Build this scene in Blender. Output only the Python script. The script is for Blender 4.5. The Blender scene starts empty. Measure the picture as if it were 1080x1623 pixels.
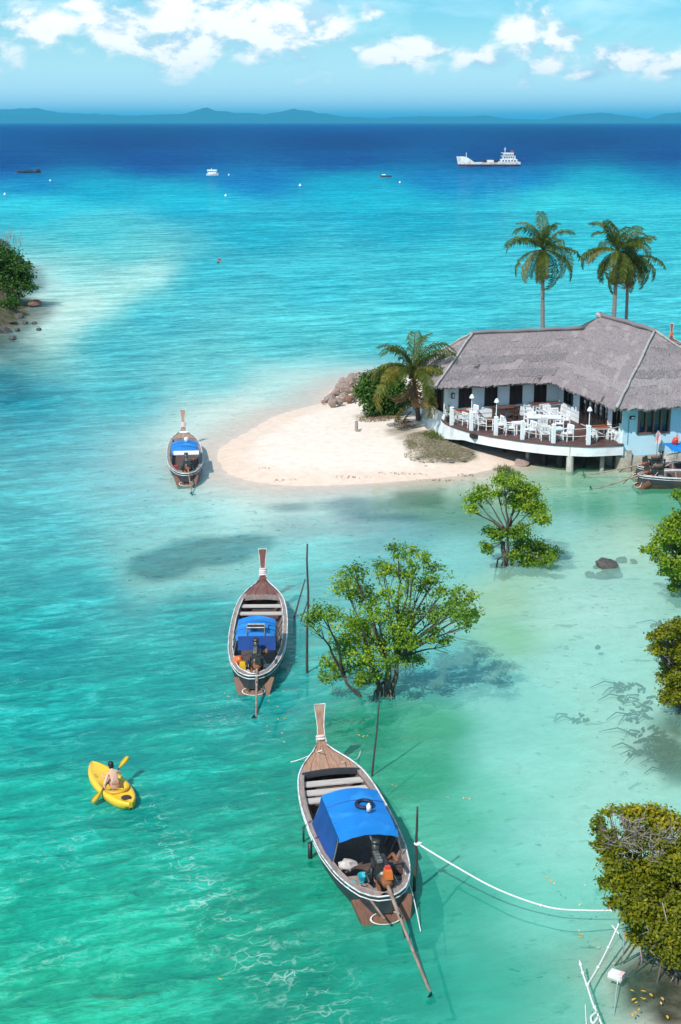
import bpy, bmesh, math, random
import numpy as np
from mathutils import Vector, Matrix, noise as mnoise
random.seed(7); rng = np.random.default_rng(11)
S = bpy.context.scene
COL = S.collection
R = math.radians
# ---------------------------------------------------------------- camera
FPX, CX, CY, CAMH = 2200.0, 540.0, 811.5, 17.0
PITCH = math.atan(618 / FPX)
cd = bpy.data.cameras.new('camera'); cam = bpy.data.objects.new('camera', cd); COL.objects.link(cam)
cd.sensor_fit = 'VERTICAL'; cd.sensor_height = 36.0; cd.sensor_width = 24.0
cd.lens = FPX / 1623 * 36.0
cd.clip_start = 0.5; cd.clip_end = 200000
cam.location = (0, 0, CAMH); cam.rotation_euler = (math.pi / 2 - PITCH, 0, 0)
S.camera = cam
S.view_settings.view_transform = 'Standard'; S.view_settings.look = 'None'
S.view_settings.gamma = 1; S.view_settings.use_curve_mapping = False
S.view_settings.exposure = 0.1
S.render.engine = 'CYCLES'
S.cycles.use_denoising = True
S.cycles.max_bounces = 8; S.cycles.transparent_max_bounces = 12; S.cycles.volume_bounces = 0
S.cycles.caustics_reflective = False; S.cycles.caustics_refractive = False

_s, _c = math.sin(PITCH), math.cos(PITCH)
def ray(x, y):
    xr = (x - CX) / FPX; yr = -(y - CY) / FPX
    return Vector((xr, yr * _s + _c, yr * _c - _s))
def at_z(x, y, z=0.0):            # point of the photograph at a given height above the water
    d = ray(x, y); t = (z - CAMH) / d.z
    return Vector((0, 0, CAMH)) + d * t
def at_d(x, y, D):                # point of the photograph at a given ground distance
    d = ray(x, y); t = D / d.y
    return Vector((0, 0, CAMH)) + d * t
def lin(c):
    return tuple((u / 12.92 if u <= .04045 else ((u + .055) / 1.055) ** 2.4) for u in (c[0] / 255, c[1] / 255, c[2] / 255))

# ---------------------------------------------------------------- sun and sky
SUN_EL = 47
SUN_TO = Vector((-.56, -.83, 0)).normalized() * math.cos(R(SUN_EL)) + Vector((0, 0, math.sin(R(SUN_EL))))
sd = bpy.data.lights.new('sun', 'SUN'); sd.energy = 4.45; sd.angle = R(.53); sd.color = (1, .96, .9)
sun = bpy.data.objects.new('sun', sd); COL.objects.link(sun)
sun.rotation_euler = SUN_TO.to_track_quat('Z', 'Y').to_euler(); sun.location = (0, 0, 60)
W = bpy.data.worlds.new('World'); S.world = W; W.use_nodes = True
wt = W.node_tree; wt.nodes.clear()
class NT:
    def __init__(s, t): s.t = t
    def n(s, typ, **kw):
        nd = s.t.nodes.new(typ)
        for k, v in kw.items():
            if k.startswith('i_'):
                key = k[2:]
                key = int(key) if key.isdigit() else key.replace('_', ' ')
                s.put(nd.inputs[key], v)
            else: setattr(nd, k, v)
        return nd
    def put(s, inp, v):
        if isinstance(v, bpy.types.NodeSocket): s.t.links.new(v, inp)
        elif isinstance(v, bpy.types.Node): s.t.links.new(v.outputs[0], inp)
        else: inp.default_value = v
    def m(s, op, a, b=None, c=None, clamp=False):
        nd = s.t.nodes.new('ShaderNodeMath'); nd.operation = op; nd.use_clamp = clamp
        for i, v in enumerate((a, b, c)):
            if v is not None: s.put(nd.inputs[i], v)
        return nd.outputs[0]
    def vm(s, op, a, b=None, scale=None):
        nd = s.t.nodes.new('ShaderNodeVectorMath'); nd.operation = op
        s.put(nd.inputs[0], a)
        if b is not None: s.put(nd.inputs[1], b)
        if scale is not None: s.put(nd.inputs['Scale'], scale)
        return nd.outputs['Value'] if op in ('LENGTH', 'DISTANCE', 'DOT_PRODUCT') else nd.outputs[0]
    def mix(s, f, a, b, typ='MIX'):
        nd = s.t.nodes.new('ShaderNodeMix'); nd.data_type = 'RGBA'; nd.blend_type = typ; nd.clamp_factor = True
        s.put(nd.inputs['Factor'], f)
        for k, v in (('A', a), ('B', b)):
            sock = [i for i in nd.inputs if i.name == k and i.type == 'RGBA'][0]
            if isinstance(v, tuple) and len(v) == 3: v = v + (1,)
            s.put(sock, v)
        return [o for o in nd.outputs if o.type == 'RGBA'][0]
    def step(s, v, a, b, lo=0., hi=1.):
        nd = s.t.nodes.new('ShaderNodeMapRange'); nd.interpolation_type = 'SMOOTHSTEP'
        s.put(nd.inputs[0], v); nd.inputs[1].default_value = a; nd.inputs[2].default_value = b
        nd.inputs[3].default_value = lo; nd.inputs[4].default_value = hi
        return nd.outputs[0]
    def noise(s, vec, scale, detail=4, rough=.55, dist=0., lac=2.):
        nd = s.n('ShaderNodeTexNoise'); s.put(nd.inputs['Vector'], vec); nd.inputs['Scale'].default_value = scale
        nd.inputs['Detail'].default_value = detail; nd.inputs['Roughness'].default_value = rough
        nd.inputs['Distortion'].default_value = dist; nd.inputs['Lacunarity'].default_value = lac
        return nd.outputs[0]
N = NT(wt)
SKY_STRENGTH = .115
sk = N.n('ShaderNodeTexSky', sky_type='NISHITA', sun_disc=False)
sk.sun_elevation = R(SUN_EL); sk.sun_rotation = math.atan2(SUN_TO.x, SUN_TO.y) % (2 * math.pi)
sk.air_density = 1.0; sk.dust_density = .6; sk.ozone_density = 2.0; sk.altitude = 20
gen = N.n('ShaderNodeTexCoord').outputs['Generated']
sep = N.n('ShaderNodeSeparateXYZ', i_0=gen)
az = N.m('ARCTAN2', sep.outputs[0], sep.outputs[1]); el = N.m('ARCSINE', sep.outputs[2])
ne = N.vm('MULTIPLY', gen, (1, 1, 1.7))
n1 = N.noise(ne, 34, 8, .6, .3); n2 = N.noise(N.vm('ADD', ne, (.013, .006, -.02)), 34, 6, .58, .3); n3 = N.noise(ne, 9, 4, .5)
# cumulus banks low over the far coast: (photo x, y, half width, half height)
blobs = [(75, 42, 60, 26), (125, 8, 26, 10), (190, 50, 70, 44), (290, 48, 90, 58), (420, 42, 110, 52), (490, 40, 60, 38), (588, 18, 18, 12), (650, 84, 70, 24),
         (770, 92, 60, 20), (835, 60, 40, 46), (880, 62, 34, 26), (870, 98, 40, 18), (990, 92, 48, 22), (1065, 106, 44, 20), (930, 118, 30, 10), (1190, 100, 110, 24), (-120, 70, 120, 40),
         (-420, 60, 160, 50), (1500, 70, 170, 46)]
mx = None
for bx, by, rx, ry in blobs:
    d = ray(bx, by).normalized(); a0 = math.atan2(d.x, d.y); e0 = math.asin(d.z)
    dx = N.m('DIVIDE', N.m('SUBTRACT', az, a0), rx * 1.28 / FPX)
    dy = N.m('DIVIDE', N.m('SUBTRACT', el, e0), ry * 1.22 / FPX)
    q = N.m('SUBTRACT', 1.0, N.m('SQRT', N.m('ADD', N.m('MULTIPLY', dx, dx), N.m('MULTIPLY', dy, dy))))
    mx = q if mx is None else N.m('MAXIMUM', mx, q)
mx = N.m('MAXIMUM', mx, -.6)
hi_c = N.m('SUBTRACT', N.m('MULTIPLY', N.step(el, .10, .2), N.m('MULTIPLY', N.step(n3, .52, .66), .9)), .6)
mx = N.m('MAXIMUM', mx, hi_c)
val = N.m('ADD', mx, N.m('MULTIPLY', N.m('SUBTRACT', n1, .5), 2.3))
mask = N.step(val, -.12, .62)
lit = N.step(N.m('ADD', N.m('ADD', N.m('MULTIPLY', N.m('SUBTRACT', n1, n2), 3.2), N.m('MULTIPLY', mx, .45)), .25), 0, .7)
cloud = N.mix(lit, (4.6, 6.8, 8.0), (11.0, 10.6, 10.0))
veil = N.m('MULTIPLY', N.step(N.noise(N.vm('MULTIPLY', gen, (1, 1, 3.5)), 11, 5, .55, .4), .36, .72), .55)
tint = N.mix(1.0, sk.outputs[0], (.42, .93, 1.10), 'MULTIPLY')
skyv = N.mix(N.m('MAXIMUM', veil, N.step(el, .085, 0., 0., .9)), tint, (7.4, 10.2, 11.0))
fin = N.mix(N.m('MULTIPLY', mask, .92), skyv, cloud)
bg = N.n('ShaderNodeBackground', i_Color=fin, i_Strength=SKY_STRENGTH)
wo = N.n('ShaderNodeOutputWorld', i_Surface=bg)

# ---------------------------------------------------------------- helpers
class MB:
    def __init__(s): s.v = []; s.f = []; s.m = []; s.uv = {}
    def add(s, vs, fs, mi=0, uvs=None):
        o = len(s.v); s.v += [tuple(v) for v in vs]
        for k, f in enumerate(fs):
            if uvs: s.uv[len(s.f)] = [uvs[i] for i in f]
            s.f.append(tuple(i + o for i in f)); s.m.append(mi)
        return s
    def box(s, c, size, rot=None, mi=0, top=1.0):
        x, y, z = (u / 2 for u in size); vs = []
        for dz in (-z, z):
            k = top if dz > 0 else 1
            for a, b in ((-x, -y), (x, -y), (x, y), (-x, y)):
                p = Vector((a * k, b * k, dz))
                if rot is not None: p = rot @ p
                vs.append(p + Vector(c))
        return s.add(vs, [(3, 2, 1, 0), (4, 5, 6, 7), (0, 1, 5, 4), (1, 2, 6, 5), (2, 3, 7, 6), (3, 0, 4, 7)], mi)
    def bar(s, p0, p1, w, h=None, mi=0, up=(0, 0, 1)):
        p0 = Vector(p0); p1 = Vector(p1); d = p1 - p0; L = d.length
        if L < 1e-6: return s
        d /= L; u = Vector(up)
        if abs(d.dot(u)) > .98: u = Vector((0, 1, 0))
        x = d.cross(u).normalized(); z = x.cross(d)
        rot = Matrix((x, d, z)).transposed()
        return s.box((p0 + p1) / 2, (w, L, h or w), rot, mi)
    def tube(s, pts, rad, n=6, mi=0, cap=True):
        pts = [Vector(p) for p in pts]; k = len(pts)
        rads = rad if isinstance(rad, (list, tuple)) else [rad] * k
        vs = []; prev = None
        for i, p in enumerate(pts):
            t = (pts[min(i + 1, k - 1)] - pts[max(i - 1, 0)])
            t = t.normalized() if t.length > 1e-9 else Vector((0, 0, 1))
            if prev is None:
                u = Vector((0, 0, 1)) if abs(t.z) < .9 else Vector((1, 0, 0))
                a = t.cross(u).normalized()
            else: a = (prev - t * prev.dot(t)).normalized()
            prev = a; b = t.cross(a)
            for j in range(n):
                th = 2 * math.pi * j / n
                vs.append(p + (a * math.cos(th) + b * math.sin(th)) * rads[i])
        fs = [(i * n + j, i * n + (j + 1) % n, (i + 1) * n + (j + 1) % n, (i + 1) * n + j) for i in range(k - 1) for j in range(n)]
        if cap: fs += [tuple(range(n - 1, -1, -1)), tuple((k - 1) * n + j for j in range(n))]
        return s.add(vs, fs, mi)
    def ring(s, c, r, t, axis='z', n=16, m=6, mi=0, rot=None, arc=1.0):
        vs = []
        for i in range(n + (arc < 1)):
            a = 2 * math.pi * arc * i / n
            for j in range(m):
                b = 2 * math.pi * j / m; q = r + t * math.cos(b)
                p = Vector((q * math.cos(a), q * math.sin(a), t * math.sin(b)))
                if axis == 'y': p = Vector((p.x, p.z, p.y))
                if axis == 'x': p = Vector((p.z, p.x, p.y))
                if rot is not None: p = rot @ p
                vs.append(p + Vector(c))
        k = n if arc >= 1 else n
        N_ = n if arc >= 1 else n + 1
        fs = [(i * m + j, ((i + 1) % N_) * m + j, ((i + 1) % N_) * m + (j + 1) % m, i * m + (j + 1) % m) for i in range(k) for j in range(m)]
        return s.add(vs, fs, mi)
    def loft(s, rows, mi=0, closed=False, flip=False):
        k = len(rows[0]); vs = [p for r in rows for p in r]; fs = []
        for i in range(len(rows) - 1):
            for j in range(k if closed else k - 1):
                f = (i * k + j, i * k + (j + 1) % k, (i + 1) * k + (j + 1) % k, (i + 1) * k + j)
                fs.append(f[::-1] if flip else f)
        return s.add(vs, fs, mi)
    def blob(s, c, r, nu=10, nv=7, mi=0, rot=None, jit=0):
        rows = []
        for i in range(nv + 1):
            ph = math.pi * i / nv
            rows.append([])
            for j in range(nu):
                th = 2 * math.pi * j / nu
                p = Vector((math.sin(ph) * math.cos(th) * r[0], math.sin(ph) * math.sin(th) * r[1], math.cos(ph) * r[2]))
                if jit: p *= 1 + jit * (mnoise.noise(p * 2.2 / max(r) + Vector(c)) )
                if rot is not None: p = rot @ p
                rows[-1].append(p + Vector(c))
        return s.loft(rows, mi, True, flip=False)
    def lathe(s, c, prof, n=10, mi=0):
        rows = [[Vector(c) + Vector((r * math.cos(2 * math.pi * j / n), r * math.sin(2 * math.pi * j / n), z)) for j in range(n)] for r, z in prof]
        return s.loft(rows, mi, True)
    def mesh(s, name, mats, smooth=False):
        me = bpy.data.meshes.new(name); me.from_pydata(s.v, [], s.f)
        mats = mats if isinstance(mats, (list, tuple)) else [mats]
        for m_ in mats: me.materials.append(m_)
        if len(mats) > 1: me.polygons.foreach_set('material_index', s.m)
        if s.uv:
            ul = me.uv_layers.new(name='uv')
            for fi, p in enumerate(me.polygons):
                if fi in s.uv:
                    for li, co in zip(p.loop_indices, s.uv[fi]): ul.data[li].uv = co
        if smooth: me.polygons.foreach_set('use_smooth', [True] * len(s.f))
        me.update()
        return me
    def build(s, name, mats, parent=None, smooth=False, loc=None):
        return link(name, s.mesh(name, mats, smooth), parent, loc)
def link(name, data, parent=None, loc=None, rot=None, scale=None):
    o = bpy.data.objects.new(name, data); COL.objects.link(o)
    if parent: o.parent = parent
    if loc is not None: o.location = loc
    if rot is not None: o.rotation_euler = rot
    if scale is not None: o.scale = scale
    return o
def thing(name, label, cat, loc=(0, 0, 0), rotz=0, group=None):
    o = bpy.data.objects.new(name, None); COL.objects.link(o); o.empty_display_size = .3
    o.location = loc; o.rotation_euler = (0, 0, rotz)
    return tag(o, label, cat, group)
def tag(o, label, cat, group=None):
    o['label'] = label; o['category'] = cat
    if group: o['group'] = group
    return o
def struct(o, kind='structure'): o['kind'] = kind; return o
def dup(src, label=None, loc=None, rotz=None):
    c = src.copy(); COL.objects.link(c)
    for ch in src.children:
        d = ch.copy(); COL.objects.link(d); d.parent = c
        for g in ch.children:
            e = g.copy(); COL.objects.link(e); e.parent = d
    if label: c['label'] = label
    if loc is not None: c.location = loc
    if rotz is not None: c.rotation_euler = (0, 0, rotz)
    return c

def mat(name, c1, c2=None, scale=4., stretch=(1, 1, 1), rough=.65, bump=0., bscale=None, detail=5, metal=0., spec=.5, lo=.3, hi=.7, uv=False, c3=None, s3=.7):
    m_ = bpy.data.materials.new(name); m_.use_nodes = True; t = m_.node_tree; t.nodes.clear(); n = NT(t)
    tc = n.n('ShaderNodeTexCoord'); vec = tc.outputs['UV' if uv else 'Object']
    v = n.vm('MULTIPLY', vec, stretch)
    c1 = tuple(c1) + (1,); c2 = tuple(c2) + (1,) if c2 else tuple(u * .72 for u in c1[:3]) + (1,)
    f = n.noise(v, scale, detail, .6)
    col = n.mix(n.step(f, lo, hi), c1, c2)
    if c3: col = n.mix(n.step(n.noise(vec, s3, 3), .5, .72), col, tuple(c3) + (1,))
    b = n.n('ShaderNodeBsdfPrincipled', i_Base_Color=col, i_Roughness=rough, i_Metallic=metal)
    b.inputs['Specular IOR Level'].default_value = spec
    if bump:
        bn = n.n('ShaderNodeBump', i_Height=n.noise(v, bscale or scale * 2, 4, .6)); bn.inputs['Strength'].default_value = min(1, bump); bn.inputs['Distance'].default_value = .03
        n.put(b.inputs['Normal'], bn)
    n.n('ShaderNodeOutputMaterial', i_Surface=b)
    return m_
# ---------------------------------------------------------------- seabed, island, headland, water
def seg_sdf(px, py, poly):
    n = len(poly); d = np.full(px.shape, 1e9); inside = np.zeros(px.shape, bool)
    for i in range(n):
        ax, ay = poly[i]; bx, by = poly[(i + 1) % n]
        ex, ey = bx - ax, by - ay; wx, wy = px - ax, py - ay
        t = np.clip((wx * ex + wy * ey) / (ex * ex + ey * ey + 1e-9), 0, 1)
        d = np.minimum(d, (wx - ex * t) ** 2 + (wy - ey * t) ** 2)
        c = ((ay > py) != (by > py)) & (px < (bx - ax) * (py - ay) / (by - ay + 1e-12) + ax)
        inside ^= c
    d = np.sqrt(d)
    return np.where(inside, d, -d)
def zpoly(pts): return [(p.x, p.y) for p in (at_z(x, y, 0) for x, y in pts)]
ISLAND = zpoly([(352, 712), (349, 732), (362, 750), (400, 763), (450, 769), (520, 770), (600, 766), (690, 758), (750, 750), (795, 741), (830, 733), (870, 727), (930, 724), (985, 737), (1100, 741), (1300, 741)])
ISLAND += [(48, 78), (42, 92), (22, 97), (8, 99)] + zpoly([(600, 590), (560, 600), (520, 622), (508, 640), (470, 650), (430, 662), (395, 680), (368, 697)])
HEAD = zpoly([(8, 470), (40, 482), (44, 492), (25, 505), (0, 522), (-60, 560), (-200, 560)]) + [(-90, 140), (-80, 185), (-50, 190), (-38.5, 170), (-34.5, 152)]
MUD = zpoly([(1010, 1540), (1050, 1500), (1150, 1420), (1400, 1400), (1500, 1700), (1060, 1720), (1040, 1640)])
# photo x, y, sRGB seen there, clearness, depth
WP = [(0, 200, 0, 92, 165, 0, 9), (540, 200, 0, 90, 165, 0, 9), (1080, 200, 0, 88, 160, 0, 9), (200, 222, 0, 78, 150, 0, 9), (540, 222, 0, 76, 148, 0, 9), (900, 222, 0, 78, 148, 0, 9),
      (0, 265, 0, 92, 165, 0, 9), (250, 258, 0, 95, 168, 0, 9), (540, 255, 0, 100, 170, 0, 9), (800, 252, 0, 85, 158, 0, 9), (1060, 250, 0, 88, 160, 0, 9),
      (60, 292, 0, 135, 185, 0, 8), (400, 284, 0, 125, 185, 0, 8), (700, 282, 0, 130, 185, 0, 8), (820, 276, 0, 130, 185, 0, 8), (1050, 264, 0, 130, 180, 0, 8),
      (150, 302, 0, 160, 192, .05, 7), (560, 292, 0, 165, 196, .05, 7), (960, 284, 20, 172, 196, .05, 7),
      (60, 330, 45, 185, 205, .1, 4), (300, 320, 5, 170, 200, .1, 5), (600, 320, 10, 170, 198, .1, 5), (900, 320, 50, 185, 200, .1, 4),
      (400, 370, 30, 172, 195, .1, 4), (650, 350, 20, 165, 190, .1, 4), (1000, 370, 60, 190, 205, .1, 3), (150, 370, 90, 200, 210, .15, 2.5),
      (120, 430, 150, 214, 215, .3, 1.2), (240, 436, 188, 226, 224, .45, .7), (190, 456, 190, 226, 222, .45, .7), (140, 480, 200, 228, 222, .5, .5), (300, 455, 70, 186, 202, .15, 2), (235, 500, 75, 185, 200, .15, 2), (170, 530, 95, 192, 202, .2, 1.6), (200, 400, 120, 206, 212, .2, 1.5), (100, 500, 205, 226, 220, .5, .5), (70, 530, 180, 212, 205, .5, .5), (330, 430, 60, 182, 200, .15, 2),
      (250, 490, 90, 192, 205, .15, 2), (180, 550, 80, 185, 198, .15, 2), (25, 560, 70, 135, 140, .4, .7), (10, 620, 20, 125, 150, .2, 1.5), (60, 650, 30, 160, 180, .15, 2),
      (500, 450, 70, 190, 205, .12, 2.5), (450, 540, 95, 202, 210, .12, 2.5), (700, 470, 70, 192, 206, .12, 2.5), (1000, 460, 80, 195, 208, .12, 2.5), (700, 430, 65, 190, 205, .1, 3), (600, 520, 90, 200, 208, .12, 2),
      (350, 600, 90, 195, 203, .15, 2), (440, 620, 150, 214, 212, .3, .8), (200, 640, 60, 178, 192, .15, 2), (230, 760, 40, 165, 180, .2, 2), (100, 720, 55, 175, 190, .15, 2.2), (60, 820, 60, 180, 190, .15, 2.2),
      (335, 700, 180, 218, 215, .5, .45), (365, 668, 200, 222, 216, .5, .4), (405, 648, 205, 222, 215, .5, .4), (345, 768, 130, 205, 206, .4, .6), (420, 787, 170, 215, 212, .45, .45), (510, 788, 165, 212, 208, .45, .5), (600, 786, 140, 195, 185, .4, .5), (300, 790, 60, 182, 188, .25, 1.5), (400, 800, 130, 205, 205, .4, .6), (500, 800, 110, 190, 195, .4, .7), (560, 822, 35, 120, 142, .42, 1.2), (470, 830, 40, 140, 158, .38, 1.2),
      (640, 835, 35, 118, 140, .42, 1.1), (680, 800, 40, 125, 88, .22, .8), (640, 790, 90, 150, 120, .25, .7), (740, 778, 95, 150, 100, .28, .45), (800, 765, 140, 172, 120, .35, .35), (870, 765, 120, 172, 125, .25, .5), (930, 775, 90, 165, 125, .22, .7), (940, 802, 45, 150, 115, .18, .9), (880, 795, 60, 158, 125, .2, .8), (1040, 800, 70, 165, 125, .2, .8), (740, 800, 45, 130, 105, .22, .8),  # green tree reflections are put into the water colour here
      (340, 885, 45, 150, 158, .62, 1.), (250, 910, 45, 150, 158, .62, 1.), (400, 878, 55, 160, 168, .55, 1.), (120, 930, 45, 180, 185, .2, 2), (40, 1000, 20, 165, 168, .15, 2.4), (300, 970, 35, 165, 168, .2, 2), (470, 890, 70, 185, 188, .35, 1.1),
      (520, 870, 85, 192, 195, .4, 1), (720, 880, 125, 205, 205, .5, .7), (640, 850, 75, 180, 190, .4, .8), (800, 950, 172, 208, 172, .35, .5), (950, 850, 165, 215, 195, .6, .5), (1000, 845, 180, 212, 180, .6, .45), (900, 830, 130, 205, 200, .55, .6),
      (950, 960, 172, 222, 210, .6, .5), (820, 1005, 140, 198, 155, .35, .6), (900, 1060, 150, 218, 205, .6, .55), (800, 1100, 125, 210, 200, .5, .7), (700, 1050, 70, 175, 180, .45, .8), (1000, 1120, 150, 212, 195, .6, .5), (1060, 1180, 140, 185, 160, .6, .4),
      (250, 1080, 15, 175, 170, .2, 2), (60, 1120, 15, 170, 165, .15, 2.4), (400, 1130, 25, 170, 165, .25, 1.6), (480, 1090, 50, 175, 170, .3, 1.2), (560, 1160, 30, 145, 112, .25, 1.1), (700, 1150, 62, 165, 120, .26, .9), (680, 1230, 45, 163, 122, .26, .9), (720, 1300, 70, 180, 148, .35, .9), (800, 1180, 125, 210, 196, .5, .6), (790, 1100, 135, 212, 202, .5, .6), (770, 1260, 95, 198, 172, .45, .7), (860, 1330, 130, 212, 198, .55, .6), (860, 980, 165, 218, 200, .55, .5), (880, 900, 165, 218, 200, .55, .5),
      (850, 1220, 135, 214, 200, .55, .6), (950, 1300, 150, 216, 200, .55, .6), (800, 1350, 95, 198, 178, .5, .8), (880, 1450, 100, 202, 182, .5, .8), (980, 1250, 150, 215, 198, .55, .5), (720, 1420, 40, 165, 140, .35, 1.2), (800, 1560, 30, 170, 145, .35, 1.3), (900, 1590, 60, 180, 155, .4, 1),
      (100, 1300, 5, 178, 160, .2, 2), (300, 1200, 8, 176, 162, .2, 2), (430, 1230, 10, 168, 148, .25, 1.8), (300, 1350, 15, 175, 152, .25, 1.8), (450, 1400, 8, 160, 130, .25, 1.8), (60, 1450, 10, 175, 148, .2, 2), (100, 1590, 40, 185, 148, .25, 1.8), (300, 1500, 25, 178, 145, .25, 1.8), (500, 1550, 8, 155, 128, .25, 1.8),
      (620, 1560, 10, 155, 132, .28, 1.6), (1000, 1560, 90, 160, 130, .6, .4), (1050, 1600, 70, 90, 62, .75, .3), (1020, 1560, 85, 115, 85, .7, .4), (0, 1700, 30, 180, 145, .2, 2), (600, 1750, 10, 155, 130, .25, 1.8), (-200, 1300, 5, 170, 160, .15, 2.4), (-200, 900, 30, 165, 175, .15, 2.4), (1300, 1200, 150, 190, 160, .5, .5), (1300, 500, 80, 190, 205, .1, 2.5), (-200, 400, 60, 180, 195, .1, 3)]  # dark reflection of the bush is put into the colours by the mud
WPx = np.array([p[0] for p in WP], float); WPy = np.array([p[1] for p in WP], float)
WPc = np.array([lin(p[2:5]) for p in WP]); WPk = np.array([p[5] for p in WP]); WPd = np.array([p[6] for p in WP], float)
def wmap(X, Y):
    """water colour with painted reflections, clearness and depth over the ground: scattered soundings blended smoothly"""
    Yc = np.maximum(Y, 12.)
    dep = Yc * _c + CAMH * _s
    sx = CX + FPX * X / dep
    sy = CY - FPX * (Yc * _s - CAMH * _c) / dep
    sx = np.clip(sx, -250, 1350); sy = np.clip(sy, 194, 1760)
    wsum = np.zeros(X.shape); C = np.zeros(X.shape + (3,)); K = np.zeros(X.shape); D = np.zeros(X.shape)
    for i in range(len(WP)):
        yy = WPy[i]
        ky = 1.6 + 5.0 * np.exp(-(np.minimum(sy, yy) - 193) / 70.)     # soundings lie closer together seen far out
        r2 = ((sx - WPx[i]) * 1.0) ** 2 + ((sy - yy) * ky) ** 2
        w = 1 / (r2 + 900.) ** 1.9
        wsum += w; C += w[..., None] * WPc[i]; K += w * WPk[i]; D += w * WPd[i]
    return C / wsum[..., None], K / wsum, D / wsum
def fbm(X, Y, sc, oct=4, seed=0):
    r = np.random.default_rng(seed); out = np.zeros(X.shape); a = 1.
    for o in range(oct):
        for k in range(3):
            th = r.uniform(0, 6.28); ph = r.uniform(0, 6.28); f = sc * 2 ** o * r.uniform(.7, 1.3)
            wx = np.sin(X * f * .37 + ph * 2) * 1.3
            out += a * np.sin((X * math.cos(th) + Y * math.sin(th)) * f + ph + wx)
        a *= .5
    return out / 4
def ground(X, Y):
    _, _, D = wmap(X, Y)
    base = -D * (1 + .10 * fbm(X, Y, .9, 3, 3)) 
    base = np.where(Y > 400, -9, base)
    s = seg_sdf(X, Y, ISLAND) + .25 * fbm(X, Y, .5, 2, 5)
    prof = np.where(s > 0, 1.05 * (1 - np.exp(-np.maximum(s, 0) * .12)), s * (.035 + .03 * np.clip((X + 2) / 8, 0, 1)))
    prof = np.where(s > 0, prof + .03 * fbm(X, Y, 1.6, 3, 8) * np.clip(s, 0, 1), prof)
    h = seg_sdf(X, Y, HEAD) + .8 * fbm(X, Y, .6, 3, 9)
    ph = np.where(h > 0, 4.6 * (1 - np.exp(-np.maximum(h, 0) * .14)) + .25 * fbm(X, Y, 1.4, 3, 2) * np.clip(h, 0, 1), h * .09)
    mu = seg_sdf(X, Y, MUD)
    pm = np.where(mu > 0, -.12 + .16 * (1 - np.exp(-np.maximum(mu, 0) * .8)), -.12 + mu * .25) + .04 * fbm(X, Y, 3., 3, 4)
    out = np.maximum(np.maximum(base, prof), np.maximum(ph, pm))
    return out
def axis(lo, hi, step, far_lo, far_hi, g=1.16):
    a = list(np.arange(lo, hi + 1e-6, step)); st = step; v = a[-1]
    while v < far_hi: st *= g; v += st; a.append(v)
    st = step; v = lo; b = []
    while v > far_lo: st *= g; v -= st; b.append(v)
    return np.array(b[::-1] + a)
def sheet(name, xs, ys, z, mats):
    X, Y = np.meshgrid(xs, ys); nx, ny = len(xs), len(ys)
    Z = z(X, Y) if callable(z) else np.full(X.shape, z)
    me = bpy.data.meshes.new(name)
    me.vertices.add(nx * ny); me.vertices.foreach_set('co', np.stack([X, Y, Z], -1).astype(np.float32).ravel())
    i = np.arange(ny - 1)[:, None] * nx + np.arange(nx - 1)[None, :]
    q = np.stack([i, i + 1, i + nx + 1, i + nx], -1).reshape(-1)
    nf = (nx - 1) * (ny - 1)
    me.loops.add(nf * 4); me.loops.foreach_set('vertex_index', q.astype(np.int32))
    me.polygons.add(nf); me.polygons.foreach_set('loop_start', np.arange(0, nf * 4, 4, dtype=np.int32))
    me.polygons.foreach_set('use_smooth', np.ones(nf, bool))
    for m_ in mats: me.materials.append(m_)
    me.update(calc_edges=True); me.validate()
    return me, X, Y, Z

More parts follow.
